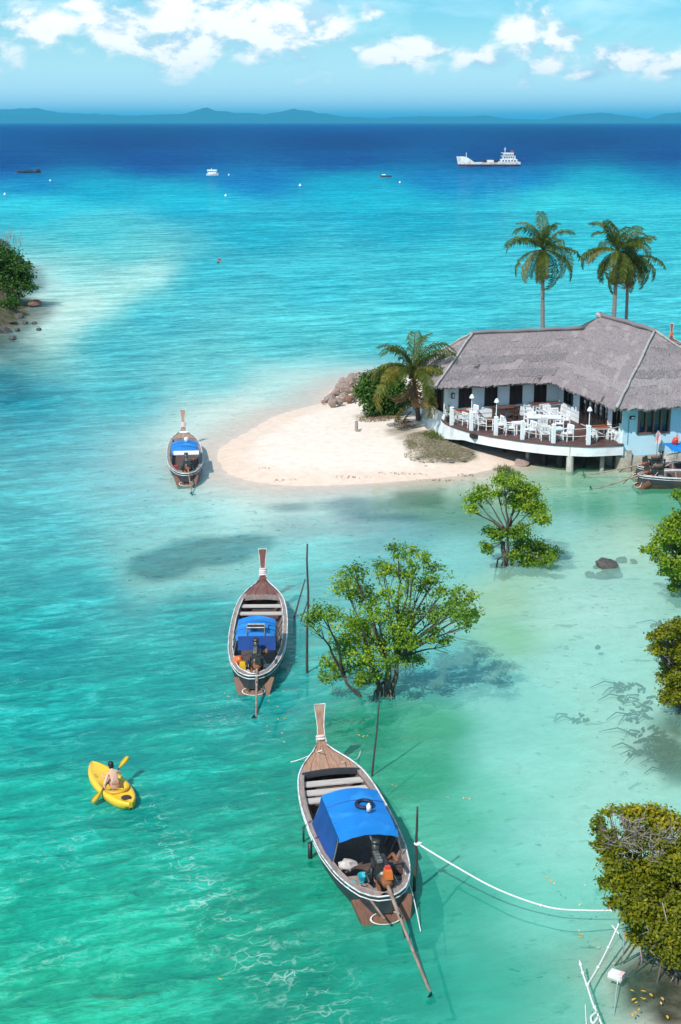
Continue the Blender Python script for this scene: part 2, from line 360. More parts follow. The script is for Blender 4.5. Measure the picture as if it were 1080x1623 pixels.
# seabed material: white sand above water, wet and peach at the edge, weed and specks below
def make_sand():
    m_ = bpy.data.materials.new('sand'); m_.use_nodes = True; t = m_.node_tree; t.nodes.clear(); n = NT(t)
    g = n.n('ShaderNodeNewGeometry'); pos = g.outputs['Position']; z = n.n('ShaderNodeSeparateXYZ', i_0=pos).outputs[2]
    a = n.n('ShaderNodeAttribute', attribute_name='ground'); gs = n.n('ShaderNodeSeparateColor', i_0=a.outputs['Color'])
    big = n.noise(pos, .35, 4); fine = n.noise(pos, 9, 6, .7); mid = n.noise(pos, 2.2, 5, .6)
    dry = n.mix(n.step(mid, .35, .7), (.80, .68, .585), (.73, .60, .50))
    dry = n.mix(n.m('MULTIPLY', n.step(fine, .58, .8), .12), dry, (.5, .4, .3))
    wet = n.mix(n.step(mid, .3, .7), (.76, .59, .48), (.68, .52, .41))
    zz = n.m('ADD', z, n.m('MULTIPLY', n.m('SUBTRACT', big, .5), .22))
    c = n.mix(n.step(zz, .12, .30), wet, dry)
    bed = n.mix(n.step(mid, .3, .75), (.88, .85, .74), (.76, .73, .60))
    weed = n.m('MULTIPLY', n.step(n.noise(n.vm('MULTIPLY', pos, (1, 1.5, 1)), 1.5, 6, .62, .6), .59, .68), .5)
    speck = n.m('MULTIPLY', n.step(n.noise(n.vm('MULTIPLY', pos, (1, 1.3, 1)), 3.1, 3, .5, .4), .68, .73), .8)
    bed = n.mix(n.m('MAXIMUM', weed, speck), bed, (.05, .075, .05))
    c = n.mix(n.step(z, -.16, -.02), bed, c)
    c = n.mix(gs.outputs[0], c, n.mix(n.step(mid, .35, .65), (.020, .035, .03), (.05, .07, .05)))      # darker seabed patches
    mud_shade_c = n.mix(n.step(mid, .35, .65), (.045, .040, .026), (.13, .115, .08))
    c = n.mix(gs.outputs[1], c, mud_shade_c)
    soil = n.mix(n.step(n.noise(pos, 1.2, 6, .65), .4, .62), (.16, .12, .08), (.055, .075, .02))
    c = n.mix(gs.outputs[2], c, soil)
    b = n.n('ShaderNodeBsdfPrincipled', i_Base_Color=c, i_Roughness=.9); b.inputs['Specular IOR Level'].default_value = .15
    bn = n.n('ShaderNodeBump', i_Height=n.m('ADD', fine, n.m('MULTIPLY', mid, 2.))); bn.inputs['Strength'].default_value = .5; bn.inputs['Distance'].default_value = .05
    n.put(b.inputs['Normal'], bn)
    n.n('ShaderNodeOutputMaterial', i_Surface=b)
    return m_
sand = make_sand()
xs = axis(-44, 30, .45, -900, 900, 1.2); ys = axis(16, 104, .35, -300, 420, 1.06)
me, GX, GY, GZ = sheet('seabed', xs, ys, ground, [sand])
def px_of(X, Y, Z=0.):
    dep = Y * _c - (Z - CAMH) * _s
    return CX + FPX * X / dep, CY - FPX * (Y * _s + (Z - CAMH) * _c) / dep
def patch(X, Y, blobs, ns, seed, thr=.35, amp=.35, zz=-.8):
    out = np.zeros(X.shape); f = fbm(X, Y, ns, 4, seed)
    for x, y, rx, ry in blobs:
        c = at_z(x, y, zz); k = (at_z(x + 10, y, zz) - c).x / 10; e = (at_z(x, y - ry, zz) - c).y
        d = np.sqrt(((X - c.x) / (rx * k)) ** 2 + ((Y - c.y) / max(e, .1)) ** 2)
        out = np.maximum(out, np.clip((1.0 - d + amp * f) / thr, 0, 1))
    return out
dark_beds = patch(GX, GY, [(262, 914, 70, 28), (330, 897, 95, 24), (400, 886, 52, 17)], .7, 21, .3, .16, -1.) * .7
dark_beds = np.maximum(dark_beds, patch(GX, GY, [(560, 822, 130, 14), (640, 838, 90, 10), (470, 826, 70, 9), (680, 812, 60, 14), (30, 640, 60, 18), (20, 560, 50, 25), (40, 520, 40, 12), (15, 590, 40, 16)], 1.3, 22, .6, .55) * .6)
mud = patch(GX, GY, [(1045, 1572, 100, 74), (1075, 1190, 60, 50), (1070, 1130, 50, 30)], 1.6, 23, .5, .35, -.1)  # mud, with the bush's shade and dark reflection painted in
soil = np.clip((seg_sdf(GX, GY, HEAD) + 3.2) / 1.2, 0, 1)
soil = np.maximum(soil, .85 * patch(GX, GY, [(690, 703, 52, 22), (730, 714, 40, 12), (655, 705, 20, 10)], 1.5, 24, .4, .4, .5) * (GZ > .1))
soil = np.maximum(soil, .7 * patch(GX, GY, [(600, 655, 40, 12), (640, 680, 30, 10)], 1.9, 25, .6, .5, .6) * (GZ > .1))
ca = me.attributes.new('ground', 'FLOAT_COLOR', 'POINT')
ca.data.foreach_set('color', np.stack([dark_beds, mud, soil, np.ones_like(mud)], -1).astype(np.float32).ravel())
struct(link('seabed', me))

def make_water():
    m_ = bpy.data.materials.new('sea_water'); m_.use_nodes = True; t = m_.node_tree; t.nodes.clear(); n = NT(t)
    pos = n.n('ShaderNodeNewGeometry').outputs['Position']
    ac = n.n('ShaderNodeAttribute', attribute_name='tone'); ad = n.n('ShaderNodeAttribute', attribute_name='sounding')
    sd_ = n.n('ShaderNodeSeparateColor', i_0=ad.outputs['Color']); clear, depth, chop = sd_.outputs[0], sd_.outputs[1], sd_.outputs[2]
    mp = n.n('ShaderNodeMapping', i_Vector=pos); mp.inputs['Rotation'].default_value = (0, 0, R(-20)); p = mp.outputs[0]
    warp = n.vm('ADD', n.vm('MULTIPLY', p, (.35, 1.25, 1)), n.vm('SCALE', n.n('ShaderNodeTexNoise', i_Vector=p, i_Scale=.35).outputs['Color'], scale=1.3))
    swell = n.noise(warp, .55, 3, .5, .5)
    rip = n.noise(n.vm('MULTIPLY', p, (.55, 1.5, 1)), 1.5, 5, .6, .8)
    fine = n.noise(n.vm('MULTIPLY', p, (.8, 1.3, 1)), 3.6, 2, .5, 1.4)
    far = n.noise(n.vm('MULTIPLY', p, (.012, .05, 1)), 1., 6, .62, .5)
    ridge = n.m('SUBTRACT', 1., n.m('MULTIPLY', n.m('ABSOLUTE', n.m('SUBTRACT', fine, .5)), 17.), clamp=True)
    h = n.m('ADD', n.m('ADD', n.m('MULTIPLY', swell, .5), n.m('MULTIPLY', rip, .20)), n.m('MULTIPLY', fine, .035))
    bn = n.n('ShaderNodeBump', i_Height=h); bn.inputs['Distance'].default_value = .8
    n.put(bn.inputs['Strength'], n.m('ADD', .015, n.m('MULTIPLY', chop, .98)))
    # colour of the water body, with ripple light and shade painted into it
    var = n.m('ADD', n.m('MULTIPLY', n.m('SUBTRACT', swell, .5), n.m('MULTIPLY', chop, 2.3)), n.m('MULTIPLY', n.m('SUBTRACT', far, .5), .9))
    var = n.m('ADD', var, n.m('MULTIPLY', n.m('SUBTRACT', rip, .5), n.m('MULTIPLY', chop, 1.6)))
    var = n.m('ADD', var, n.m('MULTIPLY', n.m('SUBTRACT', rip, .5), n.m('MULTIPLY', chop, 1.0)))
    var = n.m('ADD', var, n.m('MULTIPLY', n.m('SUBTRACT', fine, .5), n.m('MULTIPLY', chop, 1.2)))
    mp2 = n.n('ShaderNodeMapping', i_Vector=pos); mp2.inputs['Rotation'].default_value = (0, 0, R(-30))
    band = n.noise(n.vm('MULTIPLY', mp2.outputs[0], (.10, .42, 1)), 1., 3, .5, .6)
    spk = n.step(n.noise(n.vm('MULTIPLY', p, (.55, 1.6, 1)), 2.4, 3, .5, .7), .64, .74)
    var = n.m('ADD', var, n.m('MULTIPLY', n.m('SUBTRACT', band, .5), n.m('MULTIPLY', chop, 1.1)))
    var = n.m('SUBTRACT', var, n.m('MULTIPLY', spk, n.m('MULTIPLY', chop, .35)))
    up = n.vm('ADD', n.vm('SCALE', ac.outputs['Color'], scale=1.5), (.015, .10, .095))
    col = n.mix(n.m('MULTIPLY', var, 1.1, clamp=True), ac.outputs['Color'], up)
    col = n.mix(n.m('MULTIPLY', var, -1.5, clamp=True), col, n.mix(1., ac.outputs['Color'], (.2, .66, .76), 'MULTIPLY'))
    glint = n.m('MULTIPLY', n.m('MULTIPLY', ridge, n.step(rip, .5, .72)), n.m('MULTIPLY', sd_.outputs[2], 1.))
    a2 = n.n('ShaderNodeAttribute', attribute_name='glint_map')
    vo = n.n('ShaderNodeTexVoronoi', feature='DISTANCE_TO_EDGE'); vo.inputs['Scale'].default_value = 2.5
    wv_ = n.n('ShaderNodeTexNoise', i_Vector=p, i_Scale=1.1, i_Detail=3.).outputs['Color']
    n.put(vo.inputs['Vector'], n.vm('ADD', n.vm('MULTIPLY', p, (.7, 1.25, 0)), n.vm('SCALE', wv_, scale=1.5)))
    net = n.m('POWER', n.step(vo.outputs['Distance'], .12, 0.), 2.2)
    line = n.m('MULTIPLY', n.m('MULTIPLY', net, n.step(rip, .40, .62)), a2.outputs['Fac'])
    glint = n.m('ADD', n.m('MULTIPLY', glint, .16), n.m('MULTIPLY', line, .42), clamp=True)
    col = n.mix(glint, col, (.82, .9, .86))  # bright caustic and glint lines painted into the diffuse colour
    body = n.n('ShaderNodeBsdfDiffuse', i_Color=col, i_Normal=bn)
    # light that passes: loses red first
    tr = n.n('ShaderNodeCombineColor')
    for i, k in enumerate((-.55, -.07, -.12)): n.put(tr.inputs[i], n.m('EXPONENT', n.m('MULTIPLY', depth, k)))
    trans = n.n('ShaderNodeBsdfTransparent', i_Color=tr)
    cl = n.m('MULTIPLY', clear, n.m('SUBTRACT', 1., n.m('MULTIPLY', glint, .8)))
    inner = n.n('ShaderNodeMixShader', i_0=cl, i_1=body, i_2=trans)
    fr = n.n('ShaderNodeFresnel', i_IOR=1.33, i_Normal=bn)
    gl = n.n('ShaderNodeBsdfGlossy', i_Roughness=.03, i_Normal=bn)
    fin_ = n.n('ShaderNodeMixShader', i_1=inner, i_2=gl)
    n.put(fin_.inputs[0], n.m('MINIMUM', n.m('MULTIPLY', fr, n.m('SUBTRACT', .85, n.m('MULTIPLY', chop, .5))), n.m('SUBTRACT', .36, n.m('MULTIPLY', chop, .28))))
    n.n('ShaderNodeOutputMaterial', i_Surface=fin_)
    return m_
water_m = make_water()
xs = axis(-46, 30, .5, -90000, 90000, 1.13); ys = axis(17, 112, .4, -2500, 120000, 1.045)
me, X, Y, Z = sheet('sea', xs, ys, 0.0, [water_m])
C, K, D = wmap(X, Y)
Dg = np.maximum(-ground(X, Y), 0.); Dg = np.where(Y > 380, D, Dg)
K = K + (1 - K) * np.exp(-Dg / .24)
alb = C / 1.22; alb *= (1 - .5 * np.clip((Y - 260) / 300, 0, 1))[..., None] * np.where(Y > 260, np.array([.4, 1, 1]), 1.) if False else 1
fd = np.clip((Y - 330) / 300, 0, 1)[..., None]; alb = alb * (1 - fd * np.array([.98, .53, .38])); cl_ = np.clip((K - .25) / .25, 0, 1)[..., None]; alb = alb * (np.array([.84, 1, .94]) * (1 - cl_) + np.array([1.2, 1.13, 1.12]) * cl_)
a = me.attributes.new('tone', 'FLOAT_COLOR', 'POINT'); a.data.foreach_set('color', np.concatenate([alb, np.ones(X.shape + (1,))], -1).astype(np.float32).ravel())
sx, sy = px_of(X, np.maximum(Y, 14))
chop = np.clip(1.15 - np.clip((sx - 330) / 420, 0, 1) * np.clip((sy - 700) / 90, 0, 1), .12, 1) 
shelter = np.clip((seg_sdf(X, Y, ISLAND) + 9) / 9, 0, 1); chop = np.clip(chop - .7 * shelter, .1, 1)
chop = np.where(Y > 300, 1.04, chop)
a = me.attributes.new('sounding', 'FLOAT_COLOR', 'POINT'); a.data.foreach_set('color', np.stack([K, Dg, chop, np.ones_like(K)], -1).astype(np.float32).ravel())
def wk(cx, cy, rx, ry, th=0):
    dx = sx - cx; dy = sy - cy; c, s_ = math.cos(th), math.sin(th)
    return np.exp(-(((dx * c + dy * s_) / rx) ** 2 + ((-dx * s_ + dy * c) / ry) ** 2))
glint_map = wk(290, 1370, 130, 34, R(55)) + .9 * wk(400, 1500, 130, 45, R(40)) + .7 * wk(520, 1590, 120, 45, R(30)) + .7 * wk(60, 1380, 90, 30, R(-40)) + .6 * wk(100, 1510, 120, 30, R(-25)) + .6 * wk(350, 1130, 60, 30) \
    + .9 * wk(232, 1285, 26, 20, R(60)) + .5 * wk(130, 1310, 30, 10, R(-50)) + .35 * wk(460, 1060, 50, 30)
glint_map = np.where((Y > 15) & (Y < 60), glint_map, 0)  # where the painted glint lines show, the kayak's wake included
a = me.attributes.new('glint_map', 'FLOAT', 'POINT'); a.data.foreach_set('value', np.clip(glint_map, 0, 1).astype(np.float32).ravel())
struct(link('sea', me))

# far coast across the strait
mhill = mat('far_forest', (.02, .042, .03), (.04, .065, .04), scale=.004, rough=.95, spec=.1)
def ridge_range(name, D, prof, depth):
    rows = []
    xs_ = np.arange(-700, 1801, 6)
    mb = MB(); k = D / FPX
    front, top, back = [], [], []
    for x in xs_:
        yv = np.interp(x, [p[0] for p in prof], [p[1] for p in prof])
        hh = max(2., (193 - yv) * k * 1.0)
        hh *= 1 + .10 * mnoise.noise(Vector((x * .07, D * .01, 0))) + .05 * mnoise.noise(Vector((x * .3, 0, 7)))
        X_ = (x - CX) * k
        front.append((X_, D - depth * (.3 + .12 * mnoise.noise(Vector((x * .03, 3, 1)))), -4)); top.append((X_, D, hh)); back.append((X_, D + depth, -4))
    mid = [tuple(Vector(f).lerp(Vector(t_), .55) + Vector((0, 0, t_[2] * .12 * (1 + mnoise.noise(Vector((f[0] * .002, 0, 0))))))) for f, t_ in zip(front, top)]
    mb.loft([front, mid, top, back])
    return struct(mb.build(name, mhill, None, True))
ridge_range('hills', 30000, [(-700, 182), (-200, 180), (0, 179), (60, 182), (110, 183), (150, 181), (200, 184), (250, 181), (300, 180), (335, 170), (350, 175), (380, 178), (430, 180), (470, 172), (500, 177), (540, 183), (600, 186), (660, 183), (720, 184),
    (760, 182), (800, 187), (850, 188), (900, 180), (940, 178), (990, 184), (1012, 188), (1030, 180), (1060, 177), (1100, 181), (1300, 178), (1800, 184)], 2600)
ridge_range('mountains', 33500, [(-700, 176), (-100, 174), (40, 173), (75, 171), (110, 178), (170, 180), (260, 184), (380, 188), (700, 190), (1100, 188), (1800, 178)], 4000)

# air
hz = bpy.data.materials.new('sea_haze'); hz.use_nodes = True; ht = hz.node_tree; ht.nodes.clear()
hv = ht.nodes.new('ShaderNodeVolumePrincipled'); hv.inputs['Color'].default_value = (.10, .66, 1, 1); hv.inputs['Density'].default_value = 4.6e-5; hv.inputs['Anisotropy'].default_value = 0.
ho = ht.nodes.new('ShaderNodeOutputMaterial'); ht.links.new(hv.outputs[0], ho.inputs['Volume'])
struct(MB().box((0, 59000, 205), (184000, 134000, 430)).build('haze', hz), 'stuff')
# ---------------------------------------------------------------- the thatched beach house
m_wall = mat('painted_boards', (.80, .82, .82), (.72, .75, .76), scale=2.5, stretch=(1, 1, 3), rough=.6, bump=.2, c3=(.66, .71, .73))
m_wallblue = mat('pale_blue_render', (.54, .76, .83), (.49, .71, .80), scale=1.6, rough=.75, bump=.15, c3=(.46, .66, .72))
m_white = mat('white_paint', (.82, .84, .85), (.72, .75, .77), scale=5, rough=.5, c3=(.66, .68, .68), s3=1.4)
m_skirt = mat('white_boards', (.78, .80, .82), (.70, .72, .74), scale=3, stretch=(1, 1, 2), rough=.6, c3=(.58, .58, .55), s3=1.2)
m_darkwood = mat('dark_shutter_wood', (.055, .026, .022), (.035, .018, .016), scale=8, stretch=(4, 4, .6), rough=.55)
m_brown = mat('brown_frame_wood', (.20, .11, .075), (.14, .075, .05), scale=8, stretch=(3, 3, .6), rough=.5)
m_deck = mat('red_brown_deck', (.125, .060, .052), (.085, .042, .038), scale=5, stretch=(5, .6, 1), rough=.55, c3=(.17, .095, .08), s3=1.1)
m_concrete = mat('stained_concrete', (.50, .45, .38), (.30, .26, .21), scale=2.2, rough=.9, bump=.5, c3=(.62, .60, .56))
m_glass = mat('dark_glass', (.015, .02, .022), (.03, .04, .045), scale=.8, rough=.08, spec=.8)
m_black = mat('black_paint', (.02, .02, .022), rough=.5)
m_thatch = mat('weathered_thatch', (.40, .335, .34), (.13, .105, .11), scale=4.5, stretch=(9, 1.2, 1), rough=.95, bump=1., bscale=7, spec=.1, lo=.25, hi=.75, uv=True, c3=(.36, .31, .30), s3=.9)
m_thatch2 = mat('dark_thatch', (.33, .285, .29), (.10, .085, .09), scale=4.5, stretch=(9, 1.2, 1), rough=.95, bump=1., bscale=7, spec=.1, uv=True, c3=(.29, .25, .25), s3=.9)
m_thatch3 = mat('pale_thatch', (.44, .38, .38), (.18, .15, .155), scale=4.5, stretch=(9, 1.2, 1), rough=.95, bump=1., bscale=7, spec=.1, uv=True, c3=(.28, .245, .25), s3=.9)
m_cap = mat('ridge_bamboo', (.42, .38, .36), (.28, .25, .24), scale=6, rough=.9, bump=.6)
m_under = mat('thatch_underside', (.10, .085, .075), rough=1)
HC = Vector((14.2, 68.3, 0)); HROT = R(15.5)
house = thing('beach_house', 'pale blue beach house with grey thatched hip roof on the sandbar', 'house', HC, HROT)
hinv = (Matrix.Translation(HC) @ Matrix.Rotation(HROT, 4, 'Z')).inverted()
def hl(x, y, z): return hinv @ at_z(x, y, z)
def walls(mb, a0, a1, z0, z1, ops, place, th=.16):
    """wall from a0 to a1 with openings (a,b,zb,zt); place(a,b,zb,zt) adds one block"""
    cuts = sorted(ops); a = a0
    for o0, o1, zb, zt in cuts:
        place(a, o0, z0, z1); place(o0, o1, z0, zb); place(o0, o1, zt, z1); a = o1
    place(a, a1, z0, z1)
def boards(ops, a0, a1, z0, z1, h, fn):
    z = z0
    while z < z1 - .02:
        t = min(z1, z + h); segs = [(a0, a1)]
        for o0, o1, zb, zt in ops:
            if zb < t - .03 and zt > z + .03:
                ns = []
                for s0, s1 in segs:
                    if o1 <= s0 or o0 >= s1: ns.append((s0, s1)); continue
                    if o0 > s0: ns.append((s0, o0))
                    if o1 < s1: ns.append((o1, s1))
                segs = ns
        for s0, s1 in segs:
            if s1 - s0 > .03: fn(s0, s1, z, t)
        z = t
# left wing, front wall (v = 7.9)
w_ops = [(-5.90, -5.14, 2.02, 3.1), (-4.39, -3.64, 2.04, 3.1), (-2.92, -2.17, 2.06, 3.1), (-1.48, -.74, 2.06, 3.1)]
core = MB()
def pf(a, b, zb, zt):
    if b - a > .01 and zt - zb > .01: core.box(((a + b) / 2, 7.98, (zb + zt) / 2), (b - a, .14, zt - zb))
walls(core, -6.67, 0, .5, 3.5, w_ops, pf)
core.box((-3.3, 11.5, 2.), (6.8, .14, 3.2)); core.box((-1.2, 9.7, 2.), (.12, 3.4, 3.2))
core.build('wing_wall', m_wall, house)
def fb(s0, s1, z, t):
    mb = MB(); d = .012
    mb.add([(s0, 7.905, z), (s1, 7.905, z), (s1, 7.905, t), (s0, 7.905, t), (s0, 7.862, z), (s1, 7.862, z), (s1, 7.888, t - .006), (s0, 7.888, t - .006)],
           [(4, 5, 6, 7), (0, 1, 5, 4), (7, 6, 2, 3), (0, 4, 7, 3), (1, 2, 6, 5)])
    mb.build('siding_board', m_wall, house)
boards(w_ops, -6.66, -.02, 1.4, 3.4, .25, fb)
for o0, o1, zb, zt in w_ops:
    sh = MB().box(((o0 + o1) / 2, 7.93, (zb + zt) / 2), (o1 - o0 - .004, .04, zt - zb - .004)).build('shutter', m_darkwood, house)
    fr = MB(); w = .05
    for x in (o0 + w / 2, o1 - w / 2, (o0 + o1) / 2): fr.box((x, 7.87, (zb + zt) / 2), (w, .06, zt - zb))
    fr.box(((o0 + o1) / 2, 7.868, zb + .02), (o1 - o0 + .06, .09, .05))
    fr.build('shutter_frame', m_darkwood, sh)
    sl = MB(); z = zb + .09
    while z < zt - .04:
        for q in (-1, 1):
            cx_ = (o0 + o1) / 2 + q * (o1 - o0) / 4
            sl.box((cx_, 7.895, z), ((o1 - o0) / 2 - .08, .012, .05), Matrix.Rotation(R(-30), 3, 'X'))
        z += .07
    sl.build('louvre', m_darkwood, sh)
# wing corner post, open veranda side with low white parapet
MB().box((-6.62, 7.9, 2.45), (.17, .2, 2.0)).build('corner_post', m_white, house)
p0, p1 = Vector((-6.48, 8.35, 0)), Vector((-6.38, 12.6, 0))
pb = MB()
nb = 5
for k in range(nb):
    zb, zt = .45 + k * .26, .45 + (k + 1) * .26 - .008
    q = MB(); f0 = .30 * (1 - k / nb); f1 = .30 * (1 - (k + 1) / nb)
    a, b = Vector((-6.70, 7.75, 0)), Vector((-6.70, 11.7, 0))
    q.add([a + Vector((-f0, 0, zb)), b + Vector((-f0, 0, zb)), b + Vector((-f1, 0, zt)), a + Vector((-f1, 0, zt)),
           a + Vector((-f0 + .05, 0, zb)), b + Vector((-f0 + .05, 0, zb)), b + Vector((-f1 + .05, 0, zt)), a + Vector((-f1 + .05, 0, zt))],
          [(3, 2, 1, 0), (4, 5, 6, 7), (3, 7, 6, 2), (0, 1, 5, 4), (0, 4, 7, 3), (1, 2, 6, 5)])
    q.build('parapet_board', m_skirt, house)
for v in (9.2, 10.4, 11.5): MB().box((-6.62, v, 2.5), (.12, .12, 1.9)).build('veranda_post', m_darkwood, house)
MB().box((-6.5, 9.75, 2.4), (.03, 3.5, 1.9)).build('veranda_dark', m_black, house)  # black sheet added for the unlit inside of the open veranda
# main block
m_ops = [(.18, 1.12, 2.0, 3.05), (1.78, 5.0, 1.4, 3.25), (5.95, 7.05, 2.2, 3.05)]
f_ops = [(.85, 2.55, 1.86, 3.15)]
core = MB()
def pl(a, b, zb, zt):
    if b - a > .01 and zt - zb > .01: core.box((.08, (a + b) / 2, (zb + zt) / 2), (.16, b - a, zt - zb))
walls(core, .16, 7.9, .7, 3.5, m_ops, pl)
core.build('terrace_wall', m_wall, house)
core = MB()
def pf2(a, b, zb, zt):
    if b - a > .01 and zt - zb > .01: core.box(((a + b) / 2, .08, (zb + zt) / 2), (b - a, .16, zt - zb))
walls(core, 0, 6.2, .72, 3.6, f_ops, pf2)
core.box((6.12, 6.3, 2.1), (.16, 12.2, 2.9)); core.box((3.1, 12.5, 2.1), (6.2, .16, 2.9)); core.box((.08, 10.2, 2.1), (.16, 4.4, 2.9))
core.build('wall', m_wallblue, house)
def mbz(s0, s1, z, t):
    MB().add([(.003, s0, z), (.003, s1, z), (.003, s1, t), (.003, s0, t), (-.038, s0, z), (-.038, s1, z), (-.012, s1, t - .006), (-.012, s0, t - .006)],
             [(7, 6, 5, 4), (4, 5, 1, 0), (3, 2, 6, 7), (0, 3, 7, 4), (5, 6, 2, 1)]).build('siding_board', m_wall, house)
boards(m_ops, .02, 7.86, 1.4, 3.4, .25, mbz)
# front window with four panes
o0, o1, zb, zt = f_ops[0]
wn = MB()
for x in (o0, o1): wn.box((x, .05, (zb + zt) / 2), (.1, .18, zt - zb + .1))
wn.box(((o0 + o1) / 2, .05, zb), (o1 - o0 + .1, .2, .1)); wn.box(((o0 + o1) / 2, .05, zt), (o1 - o0 + .1, .18, .1))
wn = wn.build('window', m_brown, house)
for k in range(4):
    wq = (o1 - o0) / 4; x = o0 + wq * (k + .5)
    MB().box((x, .10, (zb + zt) / 2), (wq - .06, .02, zt - zb - .1)).build('pane', m_glass, wn)
    if k: MB().box((o0 + wq * k, .05, (zb + zt) / 2), (.11, .1, zt - zb - .1)).build('mullion', m_brown, wn)
# terrace doors: five glazed leaves with a row of white diamonds before the glass, and two windows
o0, o1, zb, zt = m_ops[1]; nl = 5
dr = MB()
dr.box((.02, o0, (zb + zt) / 2), (.14, .1, zt - zb)); dr.box((.02, o1, (zb + zt) / 2), (.14, .1, zt - zb)); dr.box((.02, (o0 + o1) / 2, zt), (.14, o1 - o0 + .1, .1))
dr = dr.build('terrace_door', m_darkwood, house)
for k in range(nl):
    wq = (o1 - o0) / nl; y = o0 + wq * (k + .5)
    MB().box((.10, y, (zb + zt) / 2), (.02, wq - .08, zt - zb - .1)).build('pane', m_glass, dr)
    lf = MB()
    for q in (-1, 1): lf.box((.06, y + q * (wq / 2 - .05), (zb + zt) / 2), (.05, .09, zt - zb - .06))
    for z in (zb + .1, zb + .75, zt - .1): lf.box((.06, y, z), (.045, wq - .12, .1))
    lf.build('door_leaf', m_darkwood, dr)
    MB().box((.05, y - .08, zb + 1.28), (.02, .16, .16), Matrix.Rotation(R(45), 3, 'X'), top=.9).build('white_diamond', m_white, dr)
for o0, o1, zb, zt in (m_ops[0], m_ops[2]):
    wn = MB()
    for y in (o0, o1): wn.box((.01, y, (zb + zt) / 2), (.12, .08, zt - zb + .08))
    for z in (zb, zt): wn.box((.01, (o0 + o1) / 2, z), (.12, o1 - o0, .08))
    wn = wn.build('window', m_black, house)
    for k in range(2):
        wq = (o1 - o0) / 2
        MB().box((.06, o0 + wq * (k + .5), (zb + zt) / 2), (.02, wq - .04, zt - zb - .06)).build('pane', m_glass, wn)
    MB().box((.02, (o0 + o1) / 2, (zb + zt) / 2), (.07, .05, zt - zb)).build('mullion', m_black, wn)
# concrete plinth under the main block
mb = MB(); n_ = 14
rows = []
for z, off in ((-.5, .02), (.1, .06), (.45, .03), (.70, .0)):
    rows.append([Vector((-.06 + 6.4 * i / n_, -.05 - off + .03 * mnoise.noise(Vector((i * 1.3, z * 4, 2))), z)) for i in range(n_ + 1)])
mb.loft(rows); mb.loft([[Vector((-.06, y, z)) for y in (-.05 - o, 3.)] for z, o in ((-.5, .02), (.1, .06), (.45, .03), (.70, 0.))], flip=True)
mb.add([(-.06, -.05, .70), (6.4, -.05, .70), (6.4, .2, .72), (-.06, .2, .72)], [(0, 1, 2, 3)])
mb.build('plinth', m_concrete, house)
for k in range(5):
    MB().box((.35 + k * 1.3, -.10, .30), (.22, .2, 1.5)).build('stilt', m_concrete, house) if k in (0,) else None
# wall lamps and drain pipe
for c, ax in (((.45, -.07, 2.72), 'f'), ((-6.25, 7.80, 2.72), 'w')):
    l = MB().box(c, (.26 if ax == 'f' else .16, .12, .16 if ax == 'f' else .3)).build('wall_lamp', m_black, house)
    MB().box((c[0], c[1] - .07, c[2]), (.16 if ax == 'f' else .09, .03, .08 if ax == 'f' else .18)).build('lamp_glass', m_white, l)
MB().tube([(.30, -.03, 2.6), (.28, -.03, 2.0), (.28, -.03, 1.35)], .012, 5).build('cable', m_black, house)
m_shadepost = mat('shade_dark_post', (.06, .05, .04), (.03, .027, .022), scale=6, rough=.8)  # dark colour stands in for the shade under the deck
# ---- roof
roof_mb = MB()
EZ, SL = 3.38, .79
def rz(h): return EZ + h * SL
faces = []          # each: eave start, eave end, top start, top end (u,v,z), ordered so the outside is to the right going along the eave
T = 3.9
def P(u, v, h): return Vector((u, v, rz(h)))
faces.append((P(-.8, -.8, 0), P(7.0, -.8, 0), P(3.1, 3.1, 3.9), P(3.1, 3.1, 3.9)))                 # front hip
faces.append((P(-.8, 7.1, 0), P(-.8, -.8, 0), P(2.16, 9.62, 2.96), P(2.16, 2.16, 2.96))); faces.append((P(2.14, 9.7, 2.94), P(2.14, 2.14, 2.94), P(3.1, 9.5, 3.9), P(3.1, 3.1, 3.9)))                  # left plane up to the valley line
faces.append((P(7., -.8, 0), P(7., 13.4, 0), P(3.1, 3.1, 3.9), P(3.1, 9.5, 3.9)))
faces.append((P(7., 13.4, 0), P(-.8, 13.4, 0), P(3.1, 9.5, 3.9), P(3.1, 9.5, 3.9)))
def Q(u, v, z): return Vector((u, v, z))
WV, WB, WR, WZ = 7.1, 12.2, 9.65, 5.72
faces.append((Q(-7.45, WV, EZ), Q(-.8, WV, EZ), Q(-4.5, WR, WZ), Q(2.16, WR, WZ)))             # wing front
faces.append((Q(-7.45, WB, EZ), Q(-7.45, WV, EZ), Q(-4.5, WR, WZ), Q(-4.5, WR, WZ)))
faces.append((Q(-.8, WB, EZ), Q(-7.45, WB, EZ), Q(2.16, WR, WZ), Q(-4.5, WR, WZ)))
for a, b, c, d in faces:
    if (c - d).length < .01: roof_mb.add([a, b, c], [(0, 1, 2)])
    else: roof_mb.add([a, b, d, c], [(0, 1, 2, 3)])
roof_mb.add([P(-.8, 7.1, 0), P(2.16, 9.62, 2.96), P(3.1, 9.5, 3.9), P(-.8, 13.4, 0)], [(0, 1, 2, 3)])
roof = roof_mb.build('roof', m_under, house)
rr = random.Random(5)
